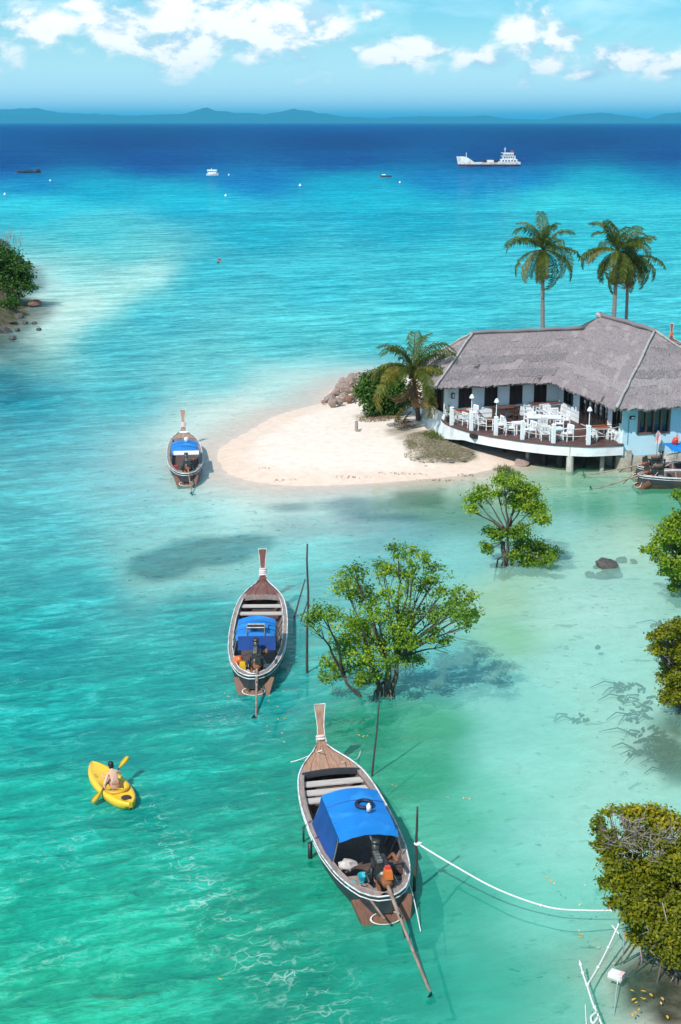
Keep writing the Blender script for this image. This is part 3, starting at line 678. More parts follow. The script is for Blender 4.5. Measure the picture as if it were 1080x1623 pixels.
for fi, (a, b, c, d) in enumerate(faces):
    up = ((c + d) / 2 - (a + b) / 2).normalized()
    nrm = (b - a).normalized().cross(up).normalized()
    if nrm.z < 0: nrm = -nrm
    rise = ((c - a).length + (d - b).length) / 2
    hh = rz(0); ncourse = max(3, round((c.z - a.z) * 3.2))
    along = (b - a).normalized()
    slope_len = (c.z - a.z) / up.z if up.z else 3
    for k in range(ncourse):
        t0, t1 = k / ncourse - (.035 if k else 0.012), (k + 1) / ncourse + .03
        t1 = min(t1, 1.0)
        L0, R0 = a.lerp(c, max(t0, 0)), b.lerp(d, max(t0, 0)); L1, R1 = a.lerp(c, t1), b.lerp(d, t1)
        if t0 < 0: L0 = L0 + up * t0 * slope_len; R0 = R0 + up * t0 * slope_len
        w = (R0 - L0).length
        nseg = max(3, int(w / .085)); mb = MB(); vs, uvs = [], []
        v0 = rr.uniform(0, 9)
        for i in range(nseg + 1):
            f = i / nseg
            lo, hi_ = L0.lerp(R0, f), L1.lerp(R1, f)
            j = rr.uniform(-.06, .06) + .10 * mnoise.noise(Vector((f * w * .9, k * 3.1, fi)))
            if k == 0: j -= rr.choice((0, 0, .03, .08)) + .02
            sag = .035 * mnoise.noise(Vector((f * w * .6, k * 1.7 + 5, fi * 2.))) + .02 * mnoise.noise(Vector((f * w * 2.2, k, fi)))
            th = .034 + rr.uniform(-.014, .014) + sag * .6
            lo2 = lo + up * j
            if k == 0: lo2 += Vector((0, 0, -.02))
            edge = lo2 + nrm * th
            vs += [hi_ + nrm * .018, edge.lerp(hi_ + nrm * .03, .5) + nrm * sag, edge, lo2 + nrm * (-.0 if k else -.10)]
            du = f * w
            hgt = slope_len * (t1 - t0)
            uvs += [(du, v0), (du, v0 + hgt / 2), (du, v0 + hgt), (du, v0 + hgt + .1)]
        fs = []
        for i in range(nseg):
            o = i * 4
            for q in range(3): fs.append((o + q + 1, o + 4 + q + 1, o + 4 + q, o + q))
        mb.add(vs, fs, 0, uvs)
        mb.build('thatch_course', rr.choice([m_thatch] * 6 + [m_thatch2, m_thatch3]), roof, False)
def cap(p, q, r=.10, m_=m_cap):
    p, q = Vector(p), Vector(q); n_ = 12
    MB().tube([p.lerp(q, i / n_) + Vector((rr.uniform(-.02, .02), rr.uniform(-.02, .02), .05 + rr.uniform(-.025, .025))) for i in range(n_ + 1)], [r * rr.uniform(.8, 1.15) for _ in range(n_ + 1)], 6).build('ridge_cap', m_, roof, True)
up_ = Vector((0, 0, .05))
cap(P(-.85, -.85, -.05) + up_, P(3.1, 3.1, 3.9) + up_, .085); cap(P(7.05, -.85, -.05) + up_, P(3.1, 3.1, 3.9) + up_, .07)
cap(P(3.1, 3.1, 3.9) + up_, P(3.1, 9.6, 3.9) + up_, .13, m_thatch2); cap(Q(-4.5, WR, WZ) + up_, Q(2.2, WR, WZ) + up_, .11, m_thatch2)
cap(Q(-7.5, WV - .05, EZ - .03) + up_, Q(-4.5, WR, WZ) + up_, .07); cap(Q(-7.5, WB + .05, EZ - .03) + up_, Q(-4.5, WR, WZ) + up_, .07)
MB().blob(P(3.1, 9.5, 3.95), (.28, .3, .2), 8, 5, jit=.3).build('ridge_knot', m_cap, roof)
# ---- terrace deck on stilts
DZ = 1.4
edge_px = [(702, 666), (708, 670), (722, 676), (747, 684), (786, 691.5), (828, 698), (877, 703.5), (932, 706.5), (986, 704)]
edge = [hl(x, y, DZ) for x, y in edge_px]; edge[0] = Vector((-6.72, 8.0, DZ)); edge[-1] = Vector((.0, -.12, DZ))
eu = np.array([p.x for p in edge]); ev = np.array([p.y for p in edge])
def vfront(u): return float(np.interp(u, eu, ev))
u = -6.68
mb = MB()
while u < -.005:
    u2 = min(u + .14, -.004); vm_ = vfront((u + u2) / 2)
    if 7.86 - vm_ > .05: mb.box(((u + u2) / 2 , (vm_ + 7.86) / 2, DZ - .03), (u2 - u - .012, 7.86 - vm_, .06))
    u = u2
mb.build('deck_floor', m_deck, house)
def edge_at(n=60):
    out = []
    d = [0]
    for i in range(1, len(edge)): d.append(d[-1] + (edge[i] - edge[i - 1]).length)
    for k in range(n + 1):
        t = d[-1] * k / n
        out.append(Vector((np.interp(t, d, eu), np.interp(t, d, ev), DZ)))
    sm = out[:]
    for _ in range(3): sm = [sm[0]] + [(sm[i - 1] + sm[i] * 2 + sm[i + 1]) / 4 for i in range(1, len(sm) - 1)] + [sm[-1]]
    return sm
EP = edge_at(56)
def skirt(z0f, z1f, off0, off1, name, th=.06, m_=m_skirt):
    mb = MB(); o, i = [], []
    for k, p in enumerate(EP):
        t = (EP[min(k + 1, len(EP) - 1)] - EP[max(k - 1, 0)]).normalized(); nn = Vector((t.y, -t.x, 0))
        f = k / (len(EP) - 1)
        a = p + nn * off1(f); a.z = z1f(f); b = p + nn * off0(f); b.z = z0f(f)
        o.append((a, b)); i.append((a - nn * th, b - nn * th))
    rows = [[x[0] for x in i], [x[0] for x in o], [x[1] for x in o], [x[1] for x in i]]
    mb.loft(rows, closed=False); mb.loft([rows[3], rows[0]])
    return mb.build(name, m_, house)
skirt(lambda f: .84 if f > .24 else .84 - (.24 - f) * 1.9, lambda f: 1.325, lambda f: .05 + max(0, .22 - f) * .7, lambda f: .05, 'deck_skirt')
skirt(lambda f: 1.33, lambda f: 1.415, lambda f: .10, lambda f: .10, 'deck_rim', .2, m_deck)
MB().box((-3.2, 6.0, 1.2), (6.4, 3.6, .2)).build('deck_beam', m_black, house)
for x, y, w, zt in ((836, 731, .2, 1.3), (903, 747, .36, 1.3), (954, 744, .22, 1.3), (888, 738, .4, 1.3), (862, 735, .3, 1.3), (800, 722, .2, 1.2), (925, 737, .25, 1.3), (975, 741, .3, 1.3)):
    p = hl(x, y, 0)
    MB().tube([(p.x, p.y, -.9), (p.x, p.y, .1), (p.x, p.y, zt)], [w / 2 * 1.08, w / 2 * 1.02, w / 2], 10).build('stilt', m_concrete if x in (836, 903, 954) else m_shadepost, house)
# ---- railing: white posts strung with two ropes, lamps on three of them
rail = thing('deck_railing', 'white post and rope railing curving round the terrace edge', 'railing', HC, HROT)
posts = [hl(x, y, DZ) for x, y in ((716, 674), (747, 682.5), (786, 690), (828, 697), (877, 702.5), (932.5, 705), (983, 702))]
m_rope = mat('pale_rope', (.72, .68, .60), (.55, .5, .42), scale=30, rough=.9)
m_lamp = mat('frosted_lamp_glass', (.85, .86, .86), (.8, .8, .8), rough=.3)
for i, p in enumerate(posts):
    q = MB(); q.box((p.x, p.y, DZ + .48), (.17, .17, .96)); q.box((p.x, p.y, DZ + .98), (.20, .20, .05), top=.6)
    q.build('post', m_white, rail)
    if i < len(posts) - 1:
        r_ = posts[i + 1]
        if i in (0, 5): MB().tube([p + Vector((0, 0, .93)), r_ + Vector((0, 0, .93))], .022, 5).build('handrail', m_black, rail)
        for z in (.48, .86):
            pts = [p.lerp(r_, k / 8) + Vector((0, 0, z - .10 * math.sin(math.pi * k / 8))) for k in range(9)]
            MB().tube(pts, .016, 5).build('rope', m_rope, rail, True)
for i, wd in ((1, 'nearest the palm end of the terrace'), (2, 'second along the curved terrace edge'), (5, 'nearest the blue front wall')):
    p = posts[i]
    l = thing('post_lamp', 'small white lamp on a thin pole, ' + wd, 'lamp', HC + Matrix.Rotation(HROT, 3, 'Z') @ Vector((p.x, p.y, DZ + 1.005)), HROT, 'lamps on the terrace posts')
    MB().tube([(0, 0, 0), (0, 0, .75)], .022, 6).build('pole', m_white, l)
    MB().lathe((0, 0, .72), [(.02, .22), (.05, .2), (.13, .06), (.14, 0), (.1, 0.01), (0, .05)], 10).build('lamp_shade', m_lamp, l, True)
# ---- terrace furniture
m_red = mat('terracotta_tabletop', (.48, .13, .05), (.38, .10, .04), scale=6, rough=.45)
m_dkchair = mat('dark_stained_wood', (.10, .055, .04), (.07, .04, .03), scale=8, rough=.5)
m_midtab = mat('brown_tabletop', (.16, .07, .055), (.11, .05, .04), scale=6, rough=.45)
m_chair = mat('white_chair_paint', (.86, .87, .88), (.78, .79, .8), scale=7, rough=.45)
def chair(m_, wide=.5):
    t = thing('armchair', '', 'chair'); w = wide / 2
    MB().box((0, 0, .44), (wide, .5, .045)).build('seat', m_, t)
    b = MB(); rt = Matrix.Rotation(R(-10), 3, 'X')
    b.box((0, .28, .90), (wide, .04, .09), rt)
    b.build('top_rail', m_, t)
    for k in range(5): MB().bar((-w + .07 + k * (wide - .14) / 4, .235, .46), (-w + .07 + k * (wide - .14) / 4, .28, .88), .05, .018).build('back_slat', m_, t)
    for sx_ in (-1, 1):
        MB().bar((sx_ * w, -.25, 0), (sx_ * w, -.24, .64), .045).build('leg', m_, t)
        MB().bar((sx_ * w, .27, 0), (sx_ * w, .24, .46), .045).bar((sx_ * w, .235, .46), (sx_ * w, .29, .93), .045).build('leg', m_, t)
        MB().bar((sx_ * w, -.27, .66), (sx_ * w, .27, .68), .06, .03).build('armrest', m_, t)
    return t
def table(w, d, mt, ml, h=.73):
    t = thing('table', '', 'table')
    MB().box((0, 0, h), (w, d, .05)).build('tabletop', mt, t)
    MB().box((0, 0, h - .08), (w - .16, d - .16, .09)).build('apron', ml, t)
    for a in (-1, 1):
        for b in (-1, 1): MB().box((a * (w / 2 - .08), b * (d / 2 - .08), (h - .03) / 2), (.07, .07, h - .03)).build('leg', ml, t)
    return t
protos = {}
def place(kind, zx, zy, ang, label):
    x, y = 690 + zx / 3.484, 620 + zy / 3.484
    first = kind not in protos
    if first:
        if kind == 'white': protos[kind] = chair(m_chair)
        elif kind == 'dark': protos[kind] = chair(m_dkchair)
        elif kind == 'lounge': protos[kind] = chair(m_chair, .64)
        elif kind == 'redtab': protos[kind] = table(.85, .75, m_red, m_chair)
        elif kind == 'dktab': protos[kind] = table(1.5, 1.0, m_midtab, m_dkchair)
        elif kind == 'lowtab': protos[kind] = table(.9, .7, m_midtab, m_dkchair, .5)
        elif kind == 'whtab': protos[kind] = table(2.1, .95, m_chair, m_chair)
        elif kind == 'bartab': protos[kind] = table(2.1, .85, m_midtab, m_chair, .78)
        elif kind == 'smtab': protos[kind] = table(.7, .7, m_chair, m_chair, .7)
    o = protos[kind] if first else dup(protos[kind])
    o.scale = (.86, .86, .86); o.location = at_z(x, y, DZ + .002); o.rotation_euler = (0, 0, HROT + R(ang)); o['label'] = label
    o['group'] = 'tables on the terrace' if 'tab' in kind else 'chairs on the terrace'
# rotation 0: chair faces the sea side (-v), back towards the house
place('redtab', 142, 172, 0, 'terracotta topped white table at the palm end of the terrace')
place('white', 205, 158, -75, 'white armchair with its back to the house beside the palm end table')
place('lounge', 185, 196, 100, 'wide white chair by the railing below the palm end table')
place('lowtab', 302, 207, 0, 'low dark coffee table between two wide white chairs')
place('lounge', 252, 212, 85, 'wide white chair left of the low dark coffee table')
place('lounge', 350, 222, -85, 'wide white chair right of the low dark coffee table')
place('dktab', 385, 148, 0, 'big brown table in front of the wing shutters')
place('dark', 352, 172, 180, 'brown chair at the left of the big brown table')
place('dark', 432, 160, 200, 'brown chair at the right of the big brown table')
place('lounge', 408, 238, 80, 'wide white chair against the railing left of the railing gap table')
place('smtab', 462, 236, 0, 'small white table by the railing in the middle of the terrace')
place('lounge', 520, 252, -80, 'white chair right of the small middle railing table')
place('white', 605, 268, 165, 'white armchair at the railing facing away from the house')
place('smtab', 672, 268, 0, 'small white table by the railing nearest the terrace doors')
place('white', 728, 272, -70, 'white armchair right of the railing table nearest the doors')
place('white', 862, 275, 75, 'white armchair left of the terracotta table by the blue wall')
place('redtab', 912, 262, 0, 'terracotta topped white table by the blue front wall')
place('white', 978, 266, -80, 'white armchair between terracotta table and blue wall')
place('whtab', 598, 205, -20, 'long white dining table in the middle of the terrace')
for (x, y, a, l) in ((520, 190, 180, 'white dining chair at the near left of the long white table'), (552, 205, 175, 'white dining chair second along the near side of the long white table'), (592, 222, 165, 'white dining chair third along the near side of the long white table'),
                     (683, 215, -110, 'white dining chair at the right end of the long white table'), (712, 196, -90, 'white dining chair standing off the right end of the long white table'),
                     (665, 178, 0, 'white dining chair at the far right of the long white table'), (626, 163, 5, 'white dining chair at the far side middle of the long white table'), (515, 158, 60, 'white dining chair at the far left end of the long white table')):
    place('white', x, y, a, l)
place('bartab', 606, 130, 0, 'tall brown topped table against the wing wall')
place('lounge', 590, 146, 180, 'wide white seat on the near side of the tall brown topped table')
place('dark', 768, 148, 100, 'dark chair alone against the wall beside the terrace doors')
# planter at the deck end
pl_ = thing('potted_plant', 'dark potted plant at the palm end of the terrace railing', 'plant', at_z(711, 669, DZ))
MB().lathe((0, 0, 0), [(.10, 0), (.16, .3), (.14, .3), (0, .28)], 10).build('pot', m_black, pl_)
# ---------------------------------------------------------------- longtail boats
m_hull = mat('tarred_hull', (.022, .026, .036), (.04, .04, .045), scale=3, stretch=(1, .4, 2), rough=.45, c3=(.07, .06, .055))
m_hullb = mat('bottom_wood', (.20, .085, .045), (.12, .05, .03), scale=4, stretch=(3, .5, 1), rough=.5)
m_railw = mat('white_rubrail', (.70, .71, .71), (.36, .33, .31), scale=4, rough=.6, lo=.42, hi=.72)
m_cap_w = mat('worn_gunwale', (.34, .27, .24), (.22, .165, .145), scale=6, stretch=(3, .5, 1), rough=.7)
m_inner = mat('boat_inner', (.13, .085, .07), (.08, .05, .045), scale=5, stretch=(1, 1, 2), rough=.7)
m_bench = mat('grey_plank', (.56, .50, .46), (.42, .37, .34), scale=5, stretch=(.6, 4, 1), rough=.75)
m_blue = mat('blue_tarpaulin', (.006, .20, .60), (.006, .165, .52), scale=1.5, rough=.5, bump=.7, bscale=2.2, c3=(.02, .26, .66), s3=1.6)
m_bluedk = mat('navy_tarpaulin', (.012, .06, .28), (.01, .045, .2), scale=2, rough=.5, bump=.25)
m_steel = mat('oily_steel', (.10, .095, .09), (.04, .038, .035), scale=12, rough=.4, metal=.6)
m_bright = mat('bare_steel', (.45, .43, .40), (.30, .28, .26), scale=10, rough=.35, metal=.7)
m_rust = mat('rusty_iron', (.30, .10, .035), (.16, .06, .03), scale=10, rough=.75)
m_shaft = mat('worn_shaft', (.36, .24, .19), (.20, .13, .10), scale=5, stretch=(1, 1, 3), rough=.5)
m_orange = mat('orange_plastic', (.75, .17, .03), rough=.4)
m_redp = mat('red_plastic', (.65, .05, .04), rough=.4)
m_pink = mat('pink_cloth', (.75, .38, .38), (.7, .55, .52), scale=6, rough=.9)
m_whitec = mat('white_cloth', (.82, .78, .76), rough=.9)
m_teal = mat('teal_plastic', (.02, .42, .5), rough=.4)
m_yellow = mat('yellow_plastic', (.80, .50, .02), rough=.4)
m_tyre = mat('dark_rubber', (.012, .016, .05), rough=.6)
m_woodA = mat('foredeck_wood', (.46, .26, .17), (.29, .15, .095), scale=4, stretch=(6, .6, 1), rough=.6, c3=(.47, .30, .21), s3=1.5)
m_woodB = mat('red_varnished_wood', (.22, .085, .060), (.14, .05, .04), scale=4, stretch=(6, .6, 1), rough=.4, c3=(.28, .13, .095), s3=1.5)
m_woodC = mat('pale_worn_wood', (.42, .27, .20), (.3, .18, .13), scale=4, stretch=(6, .6, 1), rough=.65)
WT = ([0, .05, .12, .25, .42, .58, .70, .78, .83, .88, .92, .96, 1.0], [.60, .72, .83, .95, 1.0, .985, .93, .85, .765, .62, .46, .27, .13])
def rim_w(t): return float(np.interp(t, *WT))
def rim_z(t): return .50 + (.10 * (1 - t / .4) ** 2 if t < .4 else 0) + (.33 * ((t - .5) / .5) ** 2 if t > .5 else 0)
def longtail(stern, bow, B, label, wood, canopy, tail_end=None, opts=()):
    """stern: middle of the rim at the stern; bow: tip of the foredeck; both world points"""
    s2, b2 = Vector((stern.x, stern.y, 0)), Vector((bow.x, bow.y, 0))
    L = (b2 - s2).length; d = (b2 - s2) / L
    rz_ = math.atan2(-d.x, d.y)
    T = thing('longtail_boat', label, 'boat', s2, rz_, 'longtail boats')
    inv = (Matrix.Translation(s2) @ Matrix.Rotation(rz_, 4, 'Z')).inverted()
    hb = B / 2; ts = [i / 28 for i in range(29)]
    st = [(-.075, .14), (-.062, .30), (-.035, .48)]          # rounded stern
    sts = [(t, w, .60) for t, w in st] + [(t, rim_w(t), rim_z(t)) for t in ts]
    # hull shell with a dark strake over a bare wood bottom
    rows, rows2 = [], []
    for t, w, z in sts:
        y = t * L; k = max(0, (t - .75) / .25); wl = w * (.92 - .5 * k); zb = -.22 + .35 * k * k
        zc = z * .30
        sec = [(-w * hb, z), (-w * hb * .985, z * .72), (-w * hb * .93, zc)]
        rows.append([Vector((x, y, zz)) for x, zz in sec] ); rows2.append([Vector((x, y, zz)) for x, zz in [(-w * hb * .93, zc), (-wl * hb * .74, max(-.10, zb)), (0, zb - .03)]])
    mb = MB()
    for rr_, mi in ((rows, 0), (rows2, 1)):
        mb.loft(rr_, mi, flip=True); mb.loft([[Vector((-p.x, p.y, p.z)) for p in r_] for r_ in rr_], mi)
    for i in range(2):                                        # close the stern
        a = rows[0]; b = [Vector((-p.x, p.y, p.z)) for p in a]
        mb.add([a[i], b[i], b[i + 1], a[i + 1]], [(0, 1, 2, 3)], 0)
    mb.build('hull', [m_hull, m_hullb], T, True)
    # gunwale cap, white rub rails, inner lining, floor
    cap_ = MB(); lin_ = MB(); cw = .13
    for s_ in (-1, 1):
        r0, r1, r2, r3 = [], [], [], []
        for t, w, z in sts:
            if t > .86: break
            x = w * hb; y = t * L
            wi = max(x - cw, .02); yi = y + (.14 if t < 0 else .0)
            r0.append(Vector((s_ * x, y, z + .012))); r1.append(Vector((s_ * wi, yi, z + .02)))
            r2.append(Vector((s_ * wi, yi, z - .05))); r3.append(Vector((s_ * max(wi * .80, .02), yi, .10)))
        cap_.loft([r0, r1, r2], 0, flip=s_ > 0); lin_.loft([r2, r3, [Vector((0, p.y, .09)) for p in r3]], 0, flip=s_ > 0)
    cap_.build('gunwale', m_cap_w, T); lin_.build('lining', m_inner, T)
    for off, zo, rr_ in ((.012, .015, .022), (.012, -.085, .016)):
        pts = [Vector((-(w * hb + off), t * L, z + zo)) for t, w, z in sts[::-1]] + [Vector((w * hb + off, t * L, z + zo)) for t, w, z in sts]
        MB().tube(pts, rr_, 5).build('rub_rail', m_railw, T, True)
    pts = [Vector((-(max(w * hb - cw, .02)), t * L + (.14 if t < 0 else 0), z + .022)) for t, w, z in sts[::-1] if t < .835]
    pts += [Vector((-p.x, p.y, p.z)) for p in pts[::-1]]
    MB().tube(pts, .018, 5).build('coaming', m_railw if 'whitecoam' in opts else m_cap_w, T, True)
    # frames along the inside
    for t in (.14, .22, .30, .38, .46, .54, .62, .70):
        z = rim_z(t); x = rim_w(t) * hb - cw
        for s_ in (-1, 1): MB().bar((s_ * x * .80, t * L, .12), (s_ * (x - .01), t * L, z - .01), .05, .04).build('frame', m_cap_w, T)
    # thwarts
    for t in ((.66, .715, .775) if 'benches' in opts else (.68, .76)):
        x = rim_w(t) * hb - cw + .02
        MB().box((0, t * L, rim_z(t) - .10), (2 * x, .26, .04)).build('thwart', m_bench, T)
    for t, z0 in ((.08, .38), (.02, .40)):
        MB().box((0, t * L + .1, z0), (2 * (rim_w(t + .02) * hb - cw), .34, .035)).build('stern_board', m_cap_w if 'palestern' not in opts else m_bench, T)
    # foredeck planks
    t0, n_ = .825, 6
    for k in range(n_):
        a, b = -1 + 2 * k / n_, -1 + 2 * (k + 1) / n_; mb = MB(); rows = []
        for i in range(11):
            t = t0 + (1 - t0) * i / 10; w = rim_w(t) * hb - .02; z = rim_z(t)
            cr = lambda q: .05 * (1 - q * q)
            g = .006 if i < 10 else 0
            rows.append([Vector((a * w + g, t * L, z + .0 + cr(a))), Vector((b * w - g, t * L, z + cr(b))), Vector((b * w - g, t * L, z - .03)), Vector((a * w + g, t * L, z - .03))])
        mb.loft(rows, closed=True, flip=True); mb.add(rows[0], [(0, 1, 2, 3)]); mb.build('foredeck_plank', wood, T)
    w = rim_w(t0) * hb
    rows = []
    for i in range(13):
        f = -1 + i / 6; y = t0 * L - .10 * (1 - abs(f)) ** .7 - .02 + .0
        y = t0 * L - .03 - .0 * f
        z = rim_z(t0) + .06 * (1 - f * f)
        rows.append([Vector((f * (w - .06), y, z + .05)), Vector((f * (w - .06), y - .05, z + .05)), Vector((f * (w - .06), y - .05, z - .12)), Vector((f * (w - .06), y, z - .12))])
    MB().loft(rows, closed=True).build('deck_coaming', m_hull if 'darkcoam' in opts else m_cap_w, T)
    # tall flared stem post
    tz = rim_z(1)
    prof = [(0.0, -.12, .30), (.05, .10, .27), (.10, .26, .19), (.17, .50, .17), (.24, .78, .22), (.30, 1.10, .30)]
    lean = opts_lean = .95
    rows = []
    for dy, dz, wd in prof:
        rows.append([Vector((-wd / 2, L + dy * lean - .05, tz + dz)), Vector((wd / 2, L + dy * lean - .05, tz + dz)), Vector((wd / 2 * .8, L + dy * lean + .06, tz + dz - .03)), Vector((-wd / 2 * .8, L + dy * lean + .06, tz + dz - .03))])
    MB().loft(rows, closed=True).add(rows[-1], [(0, 1, 2, 3)]).build('stem_post', wood, T)
    ed = MB()
    for s_ in (-1, 1): ed.tube([Vector((s_ * (wd / 2 + .004), L + dy * lean - .05, tz + dz)) for dy, dz, wd in prof[1:]], .014, 4)
    dy, dz, wd = prof[-1]; ed.tube([(-wd / 2, L + dy * lean - .05, tz + dz), (wd / 2, L + dy * lean - .05, tz + dz)], .016, 4)
    ed.build('stem_edging', m_railw, T)
    rb = MB(); rb2 = MB()
    for k in range(4 if 'ribbon' in opts else 2):
        dy, dz = .08 + k * .02, .16 + k * .065
        (rb if k % 2 else rb2).ring((0, L + dy * lean, tz + dz), .115, .035, n=12, m=5, rot=Matrix.Rotation(R(-25), 3, 'X') @ Matrix.Diagonal((1, .8, 1.2)))
    rb.build('ribbon', m_pink, T, True); rb2.build('ribbon', m_whitec, T, True)
    if 'bowband' in opts:
        MB().box((0, L * .955, rim_z(.955) + .075), (.42, .05, .03), Matrix.Rotation(R(12), 3, 'X')).box((0, L * .94, rim_z(.94) + .07), (.46, .16, .02), Matrix.Rotation(R(12), 3, 'X')).build('bow_band', m_whitec, T)
    # raked stern platform of bare wood
    y0, y1, w0, w1 = -.03 * L, -.03 * L - .52, hb * .66, hb * .46
    mb = MB(); mb.add([(-w0, y0, .42), (w0, y0, .42), (w1, y1, -.12), (-w1, y1, -.12), (-w0, y0 + .1, .30), (w0, y0 + .1, .30), (w1, y1 + .12, -.2), (-w1, y1 + .12, -.2)],
           [(3, 2, 1, 0), (4, 5, 6, 7), (0, 4, 7, 3), (2, 6, 5, 1), (7, 6, 2, 3)]); mb.build('transom', m_hullb, T)
    MB().ring((0, y1 + .16, .10), .30, .022, n=18, m=5, rot=Matrix.Rotation(R(35), 3, 'X') @ Matrix.Diagonal((1.15, .5, 1)), arc=1).build('rope_coil', m_rope, T, True)
    # engine and tail
    ex, ey, ez = opts_engine = (.10, .30, .78)
    e = MB().box((ex, ey, ez), (.30, .52, .26)).box((ex, ey + .05, ez + .17), (.22, .36, .12), top=.85).build('engine', m_steel, T)
    MB().tube([(ex, ey - .34, ez), (ex, ey - .22, ez)], .17, 14).build('flywheel', m_steel, e, True)
    MB().tube([(ex, ey - .52, ez - .02), (ex, ey - .34, ez)], [.09, .12], 10).build('gearbox', m_rust, e, True)
    MB().box((ex + .02, ey - .43, ez + .17), (.15, .22, .16), top=.8).build('fuel_tank', m_orange if 'orange' in opts else m_steel, e)
    MB().box((ex + .02, ey - .39, ez + .27), (.09, .09, .05)).build('tank_cap', m_redp if 'orange' in opts else m_steel, e)
    for k in range(4): MB().box((ex - .06, ey - .10 + k * .11, ez + .25), (.10, .07, .05)).build('rocker_cover', m_bright, e)
    MB().tube([(ex + .14, ey + .15, ez + .12), (ex + .24, ey + .10, ez + .26), (ex + .24, ey - .25, ez + .30)], .035, 7).build('exhaust', m_rust, e, True)
    MB().tube([(ex - .05, ey + .3, ez + .1), (ex - .05, ey + .3, ez + .42)], [.07, .07], 9).tube([(ex - .05, ey + .3, ez + .42), (ex - .05, ey + .3, ez + .47)], .085, 9).build('air_filter', m_steel, e, True)
    MB().tube([(ex - .16, ey + .1, ez), (ex - .27, ey + .1, ez - .1), (ex - .27, ey - .2, ez - .12)], .03, 6).tube([(ex - .2, ey - .05, ez + .1), (ex - .2, ey - .05, ez - .25)], .035, 6).build('hose', m_black, e, True)
    MB().bar((ex - .14, ey - .2, ez - .1), (ex - .14, ey - .62, ez - .22), .05).bar((ex + .14, ey - .2, ez - .1), (ex + .14, ey - .62, ez - .22), .05).bar((ex, ey, .3), (ex, ey, ez - .1), .12).build('engine_mount', m_rust, e)
    e.scale = (1.22, 1.18, 1.2); e.location = (ex * -.22, ey * -.18, ez * -.2)
    te = inv @ (tail_end if tail_end else (T.matrix_basis @ Vector((.2, -3.2, -.08))))
    p0 = Vector((ex, ey - .5, ez - .03))
    tl = MB(); k_ = 14
    tl.tube([p0.lerp(te, i / k_) + Vector((0, 0, -.05 * math.sin(math.pi * i / k_))) for i in range(k_ + 1)], [.045 if i < 5 else .034 for i in range(k_ + 1)], 7)
    tl = tl.build('tail_shaft', m_shaft, T, True)
    dd = (te - p0).normalized()
    pr = MB().tube([te - dd * .06, te + dd * .1], .05, 8)
    rq = dd.to_track_quat('Z', 'Y').to_matrix()
    for k in range(3):
        rt = rq @ Matrix.Rotation(2.094 * k, 3, 'Z')
        pr.add([te + rt @ Vector(q) for q in ((.04, -.02, -.02), (.16, -.07, -.03), (.19, .0, .02), (.15, .07, .04), (.04, .02, .02))], [(0, 1, 2, 3, 4)])
    pr.build('propeller', m_steel, tl)
    MB().tube([p0.lerp(te, .3) + Vector((0, 0, .02)), p0.lerp(te, .42) + Vector((0, 0, -.22))], .02, 5).build('skeg', m_steel, tl)
    MB().tube([(ex, ey + .2, ez + .1), (ex - .05, ey + .62, ez + .30), (ex - .05, ey + 1.1, ez + .36)], .02, 6).build('tiller', m_bright, e, True)
    MB().tube([(ex + .2, ey, ez), (ex + .34, ey - .3, ez - .25), (ex + .16, ey - .75, ez - .5), (ex + .25, ey - .9, .1)], .014, 5).tube([(ex + .5, ey, .6), (ex + .42, ey - .4, .5), (ex + .2, ey - .55, .45)], .014, 5).build('cable', m_rope, T, True)
    # canopy
    if canopy:
        y0, y1, zc, cwid, side = canopy
        def top(x, y):
            return zc + .13 * (1 - (x / cwid) ** 2) - .02 * math.sin((y - y0) / (y1 - y0) * math.pi * 3) ** 2 + .012 * mnoise.noise(Vector((x * 3, y * 3, L)))
        mb = MB(); nx, ny = 9, 13
        g = [[Vector((-cwid + 2 * cwid * i / nx, y0 + (y1 - y0) * j / ny, top(-cwid + 2 * cwid * i / nx, y0 + (y1 - y0) * j / ny))) for i in range(nx + 1)] for j in range(ny + 1)]
        mb.loft(g); mb.loft([[p - Vector((0, 0, .02)) for p in r_] for r_ in g], flip=True)
        for j in (0, ny):
            drop = [p + Vector((0, -.05 if j == 0 else .05, -.13 - .01 * (i % 2))) for i, p in enumerate(g[j])]
            mb.loft([g[j], drop], flip=j != 0)
        for i in (0, nx): mb.loft([[r_[i] for r_ in g], [r_[i] + Vector((-.03 if i == 0 else .03, 0, -.10)) for r_ in g]], flip=i == 0)
        cn = mb.build('canopy', m_blue, T, True)
        for j in (4, 9): MB().tube([p + Vector((0, 0, .006)) for p in g[j]], .010, 4).build('canopy_seam', m_bluedk, T)
        for yy in (y0 + .06, (y0 + y1) / 2, y1 - .06):
            t = yy / L
            for s_ in (-1, 1): MB().tube([(s_ * (rim_w(t) * hb - .12), yy, rim_z(t)), (s_ * (cwid - .02), yy, zc - .03)], .018, 6).build('canopy_post', m_bright, T)
            MB().tube([(-cwid + .03 + 2 * (cwid - .03) * i / 8, yy, zc - .035 + .13 * (1 - (i / 4 - 1) ** 2)) for i in range(9)], .015, 5).build('canopy_hoop', m_bright, T)
        if side:
            mb = MB(); rows = []
            for j in range(9):
                yy = y0 + .05 + (y1 - y0 - .1) * j / 8; t = yy / L
                rows.append([Vector((-cwid - .02, yy, zc - .02)), Vector((-(cwid + rim_w(t) * hb - .1) / 2 - .02 * math.sin(j * 2.2), yy, (zc + rim_z(t)) / 2)), Vector((-(rim_w(t) * hb - .10), yy, rim_z(t) + .03))])
            mb.loft(rows); mb.build('side_curtain', m_bluedk, T, True)
